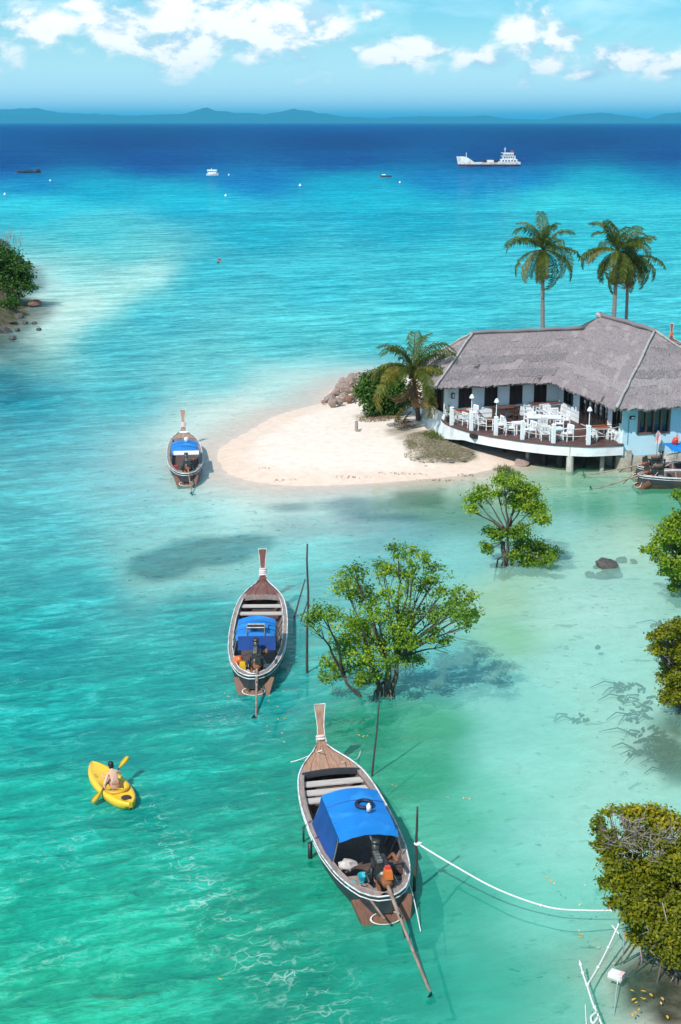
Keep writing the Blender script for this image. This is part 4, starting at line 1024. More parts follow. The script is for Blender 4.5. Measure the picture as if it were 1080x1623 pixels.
        if 'flap' in opts:
            fl = MB(); rows = []
            for j in range(5): rows.append([Vector((x * cwid * .92, y0 + .02 + .55 * j / 4 * 1, zc + .16 + .05 * j / 4 - .10 * x * x)) for x in (-1, -.6, -.2, .2, .6, 1)])
            fl.loft(rows); fl.loft([rows[0], [p + Vector((0, -.03, -.09)) for p in rows[0]]], flip=True)
            fl.build('canopy_flap', m_blue, T, True)
        if 'rack' in opts:
            rk = MB()
            for x in (-.26, .30): rk.tube([(x, y0 + .35, zc + .1), (x, y0 + .3, zc + .30), (x, y0 - .02, zc + .30), (x, y0 - .05, zc)], .02, 5)
            rk.tube([(-.26, y0 + .3, zc + .30), (.30, y0 + .3, zc + .30)], .02, 5); rk.tube([(-.26, y0 - .02, zc + .30), (.30, y0 - .02, zc + .30)], .02, 5)
            rk = rk.build('canopy_rack', m_bright, T); MB().box((.02, y0 + .14, zc + .27), (.52, .28, .04)).build('rack_panel', m_hull, rk)
            MB().box((-.05, y0 + .45, zc + .17), (.16, .2, .1), Matrix.Rotation(.4, 3, 'Z')).build('vent_box', m_bright, T)
            MB().tube([(.42, y0 + .4, zc + .1), (.42, y0 + .38, zc + .24), (.66, y0 + .3, zc + .22), (.66, y0 - .1, rim_z(.15))], .02, 6).build('exhaust_pipe', m_black, T, True)
            MB().box((.05, y0 - .16, 1.05), (1.2, .04, .45), Matrix.Rotation(R(-12), 3, 'X')).build('rear_screen', m_bluedk, T)
        if 'whiteflap' in opts: MB().box((.05, y0 - .22, zc - .02), (1.25, .40, .03), Matrix.Rotation(R(14), 3, 'X')).build('rear_awning', m_whitec, T)
    return T, inv
def boat_px(sx_, sy_, bx_, by_): return at_z(sx_, sy_, .6), at_z(bx_, by_, .82)
nearT, nearI = longtail(*boat_px(603, 1402, 510, 1182), 2.12, 'nearest longtail boat with big blue canopy and a dark ring on top', m_woodA, (1.2, 3.25, 1.22, .70, True), at_z(686, 1582, -.06), ('orange', 'flap', 'benches', 'darkcoam'))
midT, midI = longtail(*boat_px(403, 1060, 417, 919), 1.92, 'red decked longtail boat beside the tall poles and big mangrove', m_woodB, (1.2, 2.75, 1.22, .61, False), at_z(406, 1140, -.05), ('ribbon', 'rack', 'palestern', 'whitecoam'))
farT, farI = longtail(*boat_px(295, 746, 291, 682), 1.80, 'longtail boat moored off the left tip of the sandy beach', m_woodC, (1.55, 3.6, 1.20, .66, False), at_z(305, 784, -.1), ('ribbon', 'bowband', 'whiteflap'))
r1T, r1I = longtail(at_z(1030, 752, .6), at_z(1030, 752, .6) + Vector((7.2, 1.0, .5)), 1.9, 'black longtail boat moored nearest the camera below the house wall', m_woodB, None, at_z(938, 776, -.05), ('palestern', 'whitecoam'))
r2T, r2I = longtail(at_z(1027, 738, .6), at_z(1027, 738, .6) + Vector((7.0, 1.0, .5)), 1.9, 'longtail boat with pointed blue awning moored against the house plinth', m_woodB, (1.0, 4.2, 1.55, .7, False), at_z(926, 753, -.05), ('ribbon',))
b1 = at_d(1071, 512, 108)
longtail(Vector((b1.x - 1.5, 101., 0)), Vector((b1.x - .35, 107.6, 0)), 1.9, 'longtail boat behind the roof with orange cloth on its stem post', m_woodB, None, None, ('ribbon',))
bT = COL.objects[[o.name for o in COL.objects if o.name.startswith('longtail_boat')][-1]]
for ch in bT.children:
    if ch.name.startswith('ribbon'): ch.data.materials[0] = m_orange if ch.data.materials[0] == m_pink else m_redp
b2_ = at_d(922, 509, 100)
longtail(Vector((b2_.x + .9, 99.0, 0)), Vector((b2_.x + 7.6, 100.4, 0)), 1.9, 'longtail boat behind the roof, only its blue canopy corner showing', m_woodA, (.2, 2.9, 2.12, .75, False), None, ())
# loose things on the boats
def onboat(T, p): return T.matrix_basis @ Vector(p)
def basis(T): T.matrix_basis; return T
bpy.context.view_layer.update()
o = MB().ring((0, 0, 0), .185, .05, n=22, m=8).build('rubber_ring', m_tyre, None, True, onboat(nearT, (.16, 2.35, 1.37))); tag(o, 'dark blue rubber ring lying on the nearest boat\'s blue canopy', 'ring')
o = MB().lathe((0, 0, 0), [(0, 0), (.055, 0), (.06, .16), (.03, .19), (.025, .22), (0, .22)], 8).build('bottle', m_whitec, None, True, onboat(nearT, (.18, 1.95, 1.37))); tag(o, 'small white bottle standing on the nearest boat\'s canopy', 'bottle')
for (p, l) in (((-.28, .50, .47), 'teal plastic scoop by the engine of the nearest boat'), ((-.60, .20, .46), 'teal plastic scoop at the left stern rim of the nearest boat')):
    o = MB().lathe((0, 0, 0), [(0, 0), (.09, 0), (.13, .13), (.115, .13), (0, .02)], 10).bar((.1, 0, .1), (.26, .05, .13), .03, mi=0).build('scoop', m_teal, None, False, onboat(nearT, p)); tag(o, l, 'scoop')
o = MB().bar((0, 0, 0), (.62, -1.12, -.30), .035).build('pole_handle', m_shaft, None, False, onboat(nearT, (-.52, .22, .66))); o.name = 'boat_hook'; tag(o, 'thin boat hook leaning over the nearest boat\'s stern', 'boat hook')
o = MB().blob((0, 0, .08), (.22, .15, .12), 10, 6, jit=.6).build('cloth_bundle', m_bench, None, False, onboat(nearT, (-.50, 1.15, .42))); tag(o, 'tan cloth bundle under the rear of the nearest boat\'s canopy', 'cloth')
o = MB().box((0, 0, .09), (.34, .24, .18)).box((0, 0, .20), (.36, .26, .03)).build('tool_box', m_inner, None, False, onboat(nearT, (.55, .75, .44))); tag(o, 'brown tool box right of the nearest boat\'s engine', 'box')
for k, (y, wv) in enumerate(((3.3, .05), (2.5, .11))):
    f = MB().tube([(0, 0, 0), (0, 0, -.62)], wv / 2, 8).tube([(0, 0, 0), (.2, 0, .18)], .012, 4).build('fender', m_black, None, True, onboat(nearT, (-rim_w(y / 7.0) * 1.06 - .09, y, .40)))
    tag(f, ('thin' if k == 0 else 'thick') + ' black fender hung on the left side of the nearest boat', 'fender')
o = MB().blob((0, 0, 0), (.17, .26, .16), 10, 7, jit=.5).build('life_jacket', m_orange, None, False, onboat(midT, (-.52, .80, .55))); tag(o, 'orange life jacket crumpled beside the red decked boat\'s engine', 'life jacket')
o = MB().box((0, 0, .12), (.22, .16, .24), top=.8).tube([(0, 0, .22), (.04, 0, .28), (.07, 0, .22)], .015, 5).build('jerrycan', m_yellow, None, False, onboat(midT, (-.38, .40, .42))); tag(o, 'small yellow can on the red decked boat\'s stern board', 'can')
o = MB().box((0, 0, .05), (.2, .16, .12)).build('box', m_redp, None, False, onboat(farT, (-.48, 1.3, .45))); tag(o, 'small red box inside the boat off the beach tip', 'box')
o = MB().blob((0, 0, .07), (.12, .09, .12), 9, 6, jit=.5).build('cloth_bundle', m_whitec, None, False, onboat(farT, (.1, 3.3, 1.36))); tag(o, 'white cloth bundle on the canopy of the boat off the beach', 'cloth')
o = MB().blob((0, 0, .12), (.16, .2, .18), 9, 6, jit=.5).build('life_jacket', m_redp, None, False, onboat(r2T, (.1, 1.3, 1.72))); tag(o, 'red life jacket on the awning of the boat below the house wall', 'life jacket')
for (x, y, D_, l) in ((1042, 706, 68.4, 'small pink flag on a stick before the house wall'), (1072, 712, 68.9, 'white and pink flag on the blue awned boat')):
    p = at_d(x, y, D_); f = thing('flag', l, 'flag', (p.x, p.y, .6))
    MB().tube([(0, 0, 0), (0, 0, p.z + .2)], .018, 5).build('stick', m_bright, f)
    MB().add([(0, 0, p.z + .2), (.16, .02, p.z - .02), (.12, -.04, p.z - .5), (-.12, .03, p.z - .5), (-.12, -.02, p.z - .05)], [(0, 1, 2, 3, 4)]).build('flag_cloth', m_pink, f)
# ---------------------------------------------------------------- kayak with its paddler
m_kay = mat('yellow_kayak_plastic', (.82, .52, .035), (.76, .46, .03), scale=3, rough=.38)
m_kay2 = mat('yellow_seat_plastic', (.66, .37, .02), rough=.45)
m_skin = mat('sunlit_skin', (.72, .42, .31), (.66, .37, .26), scale=6, rough=.55)
m_hair = mat('black_hair', (.012, .010, .010), rough=.5)
m_short = mat('pink_beige_shorts', (.55, .30, .22), rough=.8)
kb, ks = at_z(146.5, 1209, .22), at_z(207.5, 1276, .16)
kd = Vector((kb.x - ks.x, kb.y - ks.y, 0)); KL = kd.length; krot = math.atan2(-kd.x, kd.y)
kay = thing('kayak', 'bright yellow sit-on-top kayak carrying a lone paddler', 'kayak', ((kb.x + ks.x) / 2, (kb.y + ks.y) / 2, 0), krot)
rows = []; nk = 26
for i in range(nk + 1):
    t = -1 + 2 * i / nk; w = .42 * max(.02, (1 - abs(t) ** 2.3)) ** .72
    if t < 0: w = .42 * max(.03, (1 - abs(t) ** 2.6)) ** .62
    zt = .20 + .05 * max(0, t) ** 2 + .02 * max(0, -t) ** 2; y = t * KL / 2
    well = max(0, 1 - ((t + .12) / .34) ** 2) * .10
    rows.append([Vector((x * w, y, z)) for x, z in ((0, -.12 + .2 * abs(t) ** 4), (.6, -.10 + .2 * abs(t) ** 4), (.95, .04), (1, zt - .05), (.93, zt + .02), (.66, zt + .015), (.56, zt - well), (0, zt + .03 - well), (-.56, zt - well), (-.66, zt + .015), (-.93, zt + .02), (-1, zt - .05), (-.95, .04), (-.6, -.10 + .2 * abs(t) ** 4))])
MB().loft(rows, closed=True, flip=True).add(rows[0], [tuple(range(14))]).add(rows[-1], [tuple(range(13, -1, -1))]).build('hull', m_kay, kay, True)
sy0 = -.20 * KL / 2 - .05
MB().ring((0, sy0 - .12, .25), .30, .045, n=20, m=6, arc=.5, rot=Matrix.Rotation(math.pi, 3, 'Z') @ Matrix.Diagonal((1, .9, 1))).build('seat', m_kay2, kay, True)
MB().lathe((0, -.78 * KL / 2, .238), [(0, .03), (.10, .03), (.13, .015), (.13, 0)], 14).build('hatch', m_darkwood, kay)
for q in (-1, 1): MB().box((q * .22, .42 * KL / 2, .20), (.12, .22, .04)).build('foot_rest', m_kay2, kay)
def kl(p): return kay.matrix_basis @ Vector(p)
bpy.context.view_layer.update()
kinv = kay.matrix_basis.inverted()
# paddle: lower blade to the left, the other raised
q0 = at_z(147, 1272, .12); q1 = at_z(202.5, 1200, .62)
pad = thing('paddle', 'double bladed paddle with yellow blades held across the kayak', 'paddle', (q0 + q1) / 2)
c_ = (q0 + q1) / 2; a_, b_ = q0 - c_, q1 - c_
PD = (b_ - a_).normalized()
MB().tube([a_ + PD * .30, b_ - PD * .30], .018, 7).build('shaft', m_black, pad)
for p, dr_ in ((a_, PD), (b_, -PD)):
    sidev = dr_.cross(Vector((0, 0, 1))).normalized(); upv = Vector((0, 0, 1))
    rows = []
    for i in range(9):
        f = i / 8; w = .11 * (math.sin(math.pi * min(1, .12 + f * .95)) ** .6) * (1 - .45 * f)
        c2 = p + dr_ * (f * .50); rows.append([c2 - sidev * w + upv * .012, c2 + upv * .025, c2 + sidev * w + upv * .012, c2 - upv * .004])
    MB().loft(rows, closed=True).build('blade', m_yellow, pad, True)
# person: one skin from the pelvis up
hipw = (0, sy0, .30)
K = lambda x, y, z: Vector((x, sy0 + y, z))
per = thing('person', 'black haired bare backed person paddling the yellow kayak', 'person', kl((0, sy0, .2)), krot)
bpy.context.view_layer.update()
off = Vector((0, sy0, .2))
pinv = per.matrix_basis.inverted()
gL = pinv @ (q0.lerp(q1, .33)); gR = pinv @ (q0.lerp(q1, .68))
J = {'pel': (0, 0, .12), 'wai': (0, .02, .30), 'che': (0, .06, .50), 'nek': (0, .09, .66), 'hd': (0, .12, .78), 'hd2': (0, .13, .87),
     'shL': (-.18, .07, .58), 'shR': (.18, .07, .58), 'hipL': (-.10, .06, .10), 'hipR': (.10, .06, .10), 'knL': (-.17, .50, .26), 'knR': (.17, .50, .26), 'anL': (-.15, .92, .10), 'anR': (.15, .92, .10), 'toL': (-.15, 1.02, .20), 'toR': (.15, 1.02, .20)}
RD = {'pel': .155, 'wai': .125, 'che': .150, 'nek': .055, 'hd': .085, 'hd2': .088, 'shL': .065, 'shR': .065, 'hipL': .10, 'hipR': .10, 'knL': .06, 'knR': .06, 'anL': .04, 'anR': .04, 'toL': .03, 'toR': .03}
def elbow(s_, g, out):
    m_ = (Vector(s_) + Vector(g)) / 2; return m_ + Vector(out)
BS = .64
J = {k: (v[0] * BS, v[1] * BS + max(0, v[2] - .2) * .30 * (k[:2] in ('wa', 'ch', 'ne', 'hd', 'sh')), v[2] * BS + .02) for k, v in J.items()}; RD = {k: v * BS for k, v in RD.items()}
J['wrL'] = tuple(gL); J['wrR'] = tuple(gR); J['elL'] = tuple(elbow(J['shL'], gL, (-.08, -.08, -.05))); J['elR'] = tuple(elbow(J['shR'], gR, (.08, -.08, -.05)))
RD.update(elL=.042, elR=.042, wrL=.03, wrR=.03)
EDG = [('pel', 'wai'), ('wai', 'che'), ('che', 'nek'), ('nek', 'hd'), ('hd', 'hd2'), ('che', 'shL'), ('che', 'shR'), ('shL', 'elL'), ('elL', 'wrL'), ('shR', 'elR'), ('elR', 'wrR'),
       ('pel', 'hipL'), ('pel', 'hipR'), ('hipL', 'knL'), ('knL', 'anL'), ('hipR', 'knR'), ('knR', 'anR'), ('anL', 'toL'), ('anR', 'toR')]
keys = list(J)
sm = bpy.data.meshes.new('body'); sm.from_pydata([J[k] for k in keys], [(keys.index(a), keys.index(b)) for a, b in EDG], [])
tmp = bpy.data.objects.new('body_tmp', sm); COL.objects.link(tmp)
md = tmp.modifiers.new('skin', 'SKIN'); md.use_smooth_shade = True
for i, k in enumerate(keys):
    sv = sm.skin_vertices[0].data[i]; r_ = RD[k]
    sv.radius = (r_ * (1.15 if k in ('pel', 'wai', 'che') else 1), r_ * (.8 if k in ('wai', 'che') else 1)); sv.use_root = (k == 'pel')
tmp.modifiers.new('sub', 'SUBSURF').levels = 2
dg = bpy.context.evaluated_depsgraph_get(); ev_ = tmp.evaluated_get(dg); bm_ = bpy.data.meshes.new_from_object(ev_)
mb = MB(); mb.add([v.co.copy() for v in bm_.vertices], [tuple(p.vertices) for p in bm_.polygons])
bpy.data.objects.remove(tmp)
# hands with fingers closed round the shaft, nose and ears
pa = (pinv.to_3x3() @ PD).normalized()
for g, el_ in ((gL, Vector(J['elL'])), (gR, Vector(J['elR']))):
    back = (el_ - g).normalized(); nn = pa.cross(back).normalized()
    mb.blob(g + back * .015, (.035, .045, .03), 8, 5)
    for k in range(4):
        c2 = g + pa * (-.033 + .022 * k); ln = (.9, 1.0, .95, .8)[k]
        mb.tube([c2 + back * .02 + nn * .02, c2 + nn * .032 * ln - back * .01, c2 + nn * .012 - back * .038 * ln, c2 - nn * .018 - back * .026 * ln], [.0095, .009, .0085, .007], 6)
    mb.tube([g + pa * .04 + back * .02, g + pa * .05 - back * .005 - nn * .02, g + pa * .03 - back * .025 - nn * .028], [.011, .010, .008], 6)
HD = Vector(J['hd']).lerp(Vector(J['hd2']), .5)
mb.blob(HD + Vector((0, .066, 0)), (.010, .018, .016), 6, 4)
for q in (-1, 1): mb.blob(HD + Vector((q * .058, 0, 0)), (.008, .013, .02), 6, 4)
mb.build('body', m_skin, per, True)
MB().blob(HD + Vector((0, -.01, .028)), (.078, .083, .074), 14, 9, jit=.15).blob(HD + Vector((0, -.05, -.03)), (.068, .047, .068), 12, 7, jit=.2).build('hair', m_hair, per, True)
sh_ = MB(); rows = []
for z, rx, ry in ((.02, .135, .125), (.07, .14, .12), (.12, .125, .11)): rows.append([Vector((rx * math.cos(a), .015 + ry * math.sin(a), z)) for a in [2 * math.pi * j / 16 for j in range(16)]])
sh_.loft(rows, closed=True)
for q in (-1, 1): sh_.tube([(q * .066, .04, .085), (q * .095, .22, .14)], [.08, .06], 10)
sh_.build('shorts', m_short, per, True)
# ---------------------------------------------------------------- vegetation
def leaf_mat(name, c1, c2, c3):
    m_ = bpy.data.materials.new(name); m_.use_nodes = True; t = m_.node_tree; t.nodes.clear(); n = NT(t)
    a = n.n('ShaderNodeAttribute', attribute_name='tone').outputs['Fac']
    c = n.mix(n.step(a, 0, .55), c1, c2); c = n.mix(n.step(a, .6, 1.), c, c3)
    b = n.n('ShaderNodeBsdfPrincipled', i_Base_Color=c, i_Roughness=.5); b.inputs['Specular IOR Level'].default_value = .35
    tl = n.n('ShaderNodeBsdfTranslucent', i_Color=c)
    mx_ = n.n('ShaderNodeMixShader', i_0=.42, i_1=b, i_2=tl); n.n('ShaderNodeOutputMaterial', i_Surface=mx_)
    return m_
lf_mang = leaf_mat('mangrove_leaf', (.045, .12, .010), (.19, .32, .016), (.46, .52, .04))
lf_olive = leaf_mat('olive_mangrove_leaf', (.06, .10, .008), (.19, .21, .008), (.42, .35, .012))
lf_dark = leaf_mat('dark_shrub_leaf', (.022, .07, .010), (.06, .15, .014), (.13, .24, .02))
lf_head = leaf_mat('headland_leaf', (.025, .055, .008), (.07, .11, .012), (.18, .17, .03))
lf_palm = leaf_mat('palm_leaf', (.03, .065, .010), (.10, .14, .016), (.24, .24, .03))
lf_palmy = leaf_mat('yellow_palm_leaf', (.10, .10, .015), (.22, .18, .025), (.34, .27, .04))
lf_dry = leaf_mat('dead_palm_leaf', (.16, .09, .045), (.24, .15, .08), (.32, .22, .12))
lf_grass = leaf_mat('dry_grass_blade', (.20, .19, .08), (.36, .30, .17), (.5, .42, .30))
lf_green = leaf_mat('green_grass_blade', (.05, .11, .012), (.10, .18, .02), (.2, .24, .03))
m_bark = mat('mangrove_bark', (.13, .10, .075), (.065, .048, .038), scale=9, stretch=(1, 1, .4), rough=.9, bump=.6, c3=(.20, .17, .14))
m_grey = mat('grey_dead_twig', (.34, .29, .26), (.22, .18, .16), scale=9, rough=.9)
m_ptrunk = mat('palm_trunk', (.26, .23, .21), (.15, .13, .115), scale=7, stretch=(1, 1, 4), rough=.9, bump=.6)
m_ptrunk2 = mat('brown_palm_trunk', (.17, .11, .085), (.10, .065, .05), scale=7, stretch=(1, 1, 4), rough=.9, bump=.6)
def leaves(name, parent, C_, Nn, m_, size, seed, aspect=.5, base_tone=None):
    r = np.random.default_rng(seed); n = len(C_)
    a = r.normal(size=(n, 3)); nn = Nn / (np.linalg.norm(Nn, axis=1, keepdims=True) + 1e-9)
    a -= (a * nn).sum(1, keepdims=True) * nn; a /= np.linalg.norm(a, axis=1, keepdims=True) + 1e-9
    b = np.cross(nn, a); s_ = size * r.uniform(.65, 1.3, (n, 1))
    up = nn * s_ * .12
    V = np.stack([C_ - a * s_ * .5, C_ + b * s_ * aspect * .5 + up, C_ + a * s_ * .5, C_ - b * s_ * aspect * .5 + up], 1).reshape(-1, 3)
    me = bpy.data.meshes.new(name); me.vertices.add(n * 4); me.vertices.foreach_set('co', V.astype(np.float32).ravel())
    me.loops.add(n * 4); me.loops.foreach_set('vertex_index', np.arange(n * 4, dtype=np.int32))
    me.polygons.add(n); me.polygons.foreach_set('loop_start', np.arange(0, n * 4, 4, dtype=np.int32))
    me.materials.append(m_); me.update(calc_edges=True)
    tone = np.clip((r.uniform(0, 1, n) * .55 + (base_tone if base_tone is not None else .25)), 0, 1)
    at_ = me.attributes.new('tone', 'FLOAT', 'FACE'); at_.data.foreach_set('value', tone.astype(np.float32))
    return link(name, me, parent)
def crooked(p, q, n, amp, seed):
    r = random.Random(seed); out = []
    p, q = Vector(p), Vector(q); L = (q - p).length
    ox, oy, oz = r.uniform(0, 99), r.uniform(0, 99), r.uniform(0, 99)
    for i in range(n + 1):
        f = i / n; v = p.lerp(q, f); k = math.sin(math.pi * f) * amp * L
        out.append(v + Vector((mnoise.noise(Vector((ox + f * 2.2, 0, 0))), mnoise.noise(Vector((oy + f * 2.2, 3, 0))), mnoise.noise(Vector((oz + f * 2.2, 6, 0))) * .6 + .35)) * k)
    return out
def mangrove(name, label, cat, base, clumps, trunks, leafm, nleaf, size, seed, group=None, flat=.72, roots=5, tone_fn=None, dead=None, spread=.9, trunk_r=.11, fill=.5, root_r=.8):
    """clumps: (photo x, y, radius px, nearer(-)/farther(+) metres from the base)"""
    r = np.random.default_rng(seed); rr_ = random.Random(seed)
    T = thing(name, label, cat, base, 0, group)
    cl = []
    for x, y, rad, dd in clumps:
        p = at_d(x, y, base.y + dd); cl.append((p - base, rad * (p - cam.location).length / FPX))
    tb = MB()
    forks = []
    for k, (dx, dy, h_, rad) in enumerate(trunks):
        top = Vector((dx * 1.4, dy * 1.4, h_)); tb.tube(crooked((dx * .5, dy * .5, -.9), top, 7, .12, seed + k), [rad * (1.25 - .6 * i / 7) for i in range(8)], 7); forks.append(top)
    for k in range(roots):
        a = 6.283 * k / roots + rr_.uniform(-.3, .3); q = Vector((math.cos(a), math.sin(a), 0)) * rr_.uniform(.35, 1) * root_r
        tb.tube([Vector((0, 0, rr_.uniform(.25, .6))), q * .6 + Vector((0, 0, .28)), q + Vector((0, 0, -.7))], [.03, .026, .018], 5)
    for k, (p, rad) in enumerate(cl):
        fk = min(forks, key=lambda f: (f - p).length); 
        n_ = 7; pts = crooked(fk, p - Vector((0, 0, rad * .25)), n_, .10, seed * 7 + k); ln = (p - fk).length
        r0 = min(.055, .016 + .016 * ln)
        tb.tube(pts, [r0 * (1 - .75 * i / n_) for i in range(n_ + 1)], 5, cap=False)
        for j in range(5):
            e = p + Vector(r.normal(size=3)) * rad * .55
            tb.tube([pts[5], pts[5].lerp(e, .5) + Vector(r.normal(size=3)) * rad * .1, e], [.012, .009, .004], 4, cap=False)
    tb.build('trunk', m_bark, T, True)
    tot = sum(q[1] ** 2 for q in cl); PC, PN, TN = [], [], []
    for k, (p, rad) in enumerate(cl):
        n_ = max(12, int(nleaf * rad ** 2 / tot)); ns = max(4, int(n_ / 26))
        u_ = r.normal(size=(ns, 3)); u_ /= np.linalg.norm(u_, axis=1, keepdims=True); u_[:, 2] = u_[:, 2] * .85 + .12
        rad_s = r.uniform(.30, 1.12, (ns, 1)) ** fill
        sub = np.array(p) + u_ * rad_s * rad * np.array([1, 1, flat]) * spread
        idx = r.integers(0, ns, n_)
        off_ = r.normal(size=(n_, 3)) * (rad * .17 + size * .35) * np.array([1, 1, .7])
        c = sub[idx] + off_
        PC.append(c); nn = u_[idx] * .8 + r.normal(size=(n_, 3)) * .75 + np.array([0, 0, .75]); PN.append(nn)
        tn = (tone_fn(k) if tone_fn else .25 + .18 * rr_.uniform(-1, 1)) + (r.uniform(-.13, .13, ns))[idx]
        TN.append(tn)
    leaves('crown', T, np.concatenate(PC), np.concatenate(PN), leafm, size, seed, .55, np.concatenate(TN))
    if dead:
        db = MB()
        for x, y, rad, dd in dead:
            p = at_d(x, y, base.y + dd) - base; R_ = rad * (at_d(x, y, base.y) - cam.location).length / FPX
            for j in range(38):
                e = p + Vector(r.normal(size=3)) * R_ * .5; f = e + Vector((r.normal() * .14, r.normal() * .14, .02 + abs(r.normal()) * .12)) 
                db.tube([e, e.lerp(f, .5) + Vector(r.normal(size=3)) * .03, f], [.009, .007, .003], 4, cap=False)
                db.tube([e.lerp(f, .4), f + Vector(r.normal(size=3)) * .10], [.005, .002], 3, cap=False)
        db.build('dead_twigs', m_grey, T)
    return T
def zc(lst, ox, oy, sc, seed, dr=.9):
    r = random.Random(seed); return [(ox + x / sc, oy + y / sc, q / sc, r.uniform(-dr, dr)) for x, y, q in lst]
t1 = [(390, 345, 45), (470, 370, 55), (540, 440, 55), (430, 430, 50), (330, 430, 60), (210, 430, 50), (180, 490, 70), (250, 520, 60), (300, 590, 70), (380, 520, 60), (480, 480, 50), (640, 530, 60), (680, 590, 55), (610, 590, 55), (540, 600, 55), (460, 600, 60),
      (380, 640, 65), (280, 680, 70), (180, 640, 70), (90, 590, 60), (40, 640, 45), (200, 730, 60), (130, 790, 50), (110, 850, 45), (260, 780, 60), (350, 720, 60), (430, 700, 55), (520, 690, 50), (600, 720, 35), (440, 790, 45), (270, 880, 35), (230, 640, 50), (560, 520, 45), (660, 640, 40), (300, 840, 45), (350, 800, 45), (200, 800, 55), (150, 720, 55), (420, 760, 45), (230, 860, 40)]
b = at_z(611, 1103, 0)
mangrove('mangrove_tree', 'large airy mangrove tree standing in the water beside the red decked boat', 'tree', b, zc(t1, 480, 740, 2.571, 1, 1.3),
         [(.05, 0, 1.1, .13), (-.25, .1, .9, .10), (.25, .05, 1.2, .09), (-.9, -.1, .7, .06)], lf_mang, 15000, .105, 41, 'mangroves in the shallows', spread=1.0, fill=.55)
t2 = [(700, 130, 45), (740, 110, 50), (690, 170, 35), (820, 60, 45), (860, 70, 55), (920, 100, 60), (940, 160, 60), (970, 210, 45), (870, 140, 60), (800, 110, 30), (770, 270, 45), (740, 320, 25), (820, 280, 45), (880, 260, 50), (900, 310, 55), (960, 330, 50), (1010, 350, 40), (930, 380, 50), (870, 360, 40), (1000, 380, 35), (760, 340, 25)]
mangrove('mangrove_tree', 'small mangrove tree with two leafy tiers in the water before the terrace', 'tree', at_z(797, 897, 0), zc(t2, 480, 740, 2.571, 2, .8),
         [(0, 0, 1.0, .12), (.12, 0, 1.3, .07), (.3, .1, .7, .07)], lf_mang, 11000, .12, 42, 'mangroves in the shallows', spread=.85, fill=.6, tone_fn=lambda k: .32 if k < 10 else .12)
t3 = [(600, 440, 45), (560, 450, 30), (650, 380, 60), (700, 320, 70), (740, 270, 50), (735, 160, 40), (640, 500, 50), (700, 440, 70), (740, 380, 60), (700, 550, 60), (740, 600, 60), (740, 500, 60), (650, 560, 35), (720, 650, 40), (800, 400, 90), (800, 540, 90), (800, 280, 80), (820, 650, 60), (900, 450, 90)]
mangrove('mangrove_tree', 'mangrove tree at the right frame edge level with the round rock', 'tree', at_z(1106, 946, 0), zc(t3, 860, 740, 3.382, 3, .8), [(0, 0, 1.0, .12), (-.2, 0, .9, .08)], lf_mang, 11000, .13, 43, 'mangroves in the shallows', tone_fn=lambda k: .33, spread=.85)
t4 = [(600, 910, 40), (650, 900, 50), (700, 870, 60), (740, 850, 50), (610, 980, 40), (660, 970, 60), (720, 960, 70), (700, 1050, 70), (680, 1120, 60), (740, 1120, 70), (700, 1180, 60), (680, 1240, 50), (740, 1210, 60), (800, 1000, 100), (800, 1150, 90), (730, 1260, 40), (880, 1080, 100)]
mangrove('mangrove_tree', 'olive mangrove tree at the right frame edge above dark seabed lumps', 'tree', at_z(1092, 1126, 0), zc(t4, 860, 740, 3.382, 4, .7), [(0, 0, .8, .11), (-.25, .1, .8, .08)], lf_olive, 13000, .105, 44, 'mangroves in the shallows', tone_fn=lambda k: .30, spread=.88,
         dead=[(1060, 1010, 16, -.2), (1050, 1040, 14, -.2)])
t5 = [(430, 270, 40), (520, 270, 50), (600, 280, 70), (700, 300, 80), (800, 320, 80), (860, 350, 60), (360, 330, 40), (370, 400, 50), (360, 470, 50), (420, 500, 60), (480, 560, 60), (440, 620, 70), (420, 700, 60), (500, 720, 80), (600, 640, 90), (700, 620, 90), (800, 620, 100), (880, 560, 90), (620, 760, 100), (740, 740, 100), (860, 740, 100),
      (540, 840, 70), (460, 850, 40), (600, 880, 90), (720, 880, 100), (840, 880, 100), (560, 960, 60), (640, 980, 80), (760, 1000, 90), (860, 1000, 80), (600, 1060, 50), (700, 1100, 70), (800, 1120, 80), (880, 1150, 70), (820, 1200, 60), (870, 1220, 50), (980, 500, 130), (980, 750, 130), (980, 1000, 130), (560, 430, 60), (720, 430, 70), (600, 370, 70), (650, 450, 80), (520, 470, 60), (760, 480, 70), (450, 420, 50)]
r5 = random.Random(5)
c5 = [(860 + x / 4.027, 1220 + y / 4.027, q / 4.027, (760 - y) / 4.027 * .010 + r5.uniform(-.3, .3)) for x, y, q in t5]
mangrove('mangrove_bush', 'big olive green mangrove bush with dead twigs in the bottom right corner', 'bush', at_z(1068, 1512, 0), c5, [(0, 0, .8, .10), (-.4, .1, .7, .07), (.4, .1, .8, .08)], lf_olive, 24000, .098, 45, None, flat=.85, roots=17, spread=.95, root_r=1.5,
         tone_fn=lambda k: (.62 if k < 6 else .28), dead=[(972, 1332, 20, .5), (999, 1312, 18, .6), (1009, 1337, 20, .4), (1039, 1352, 16, .3), (1054, 1332, 14, .5)])
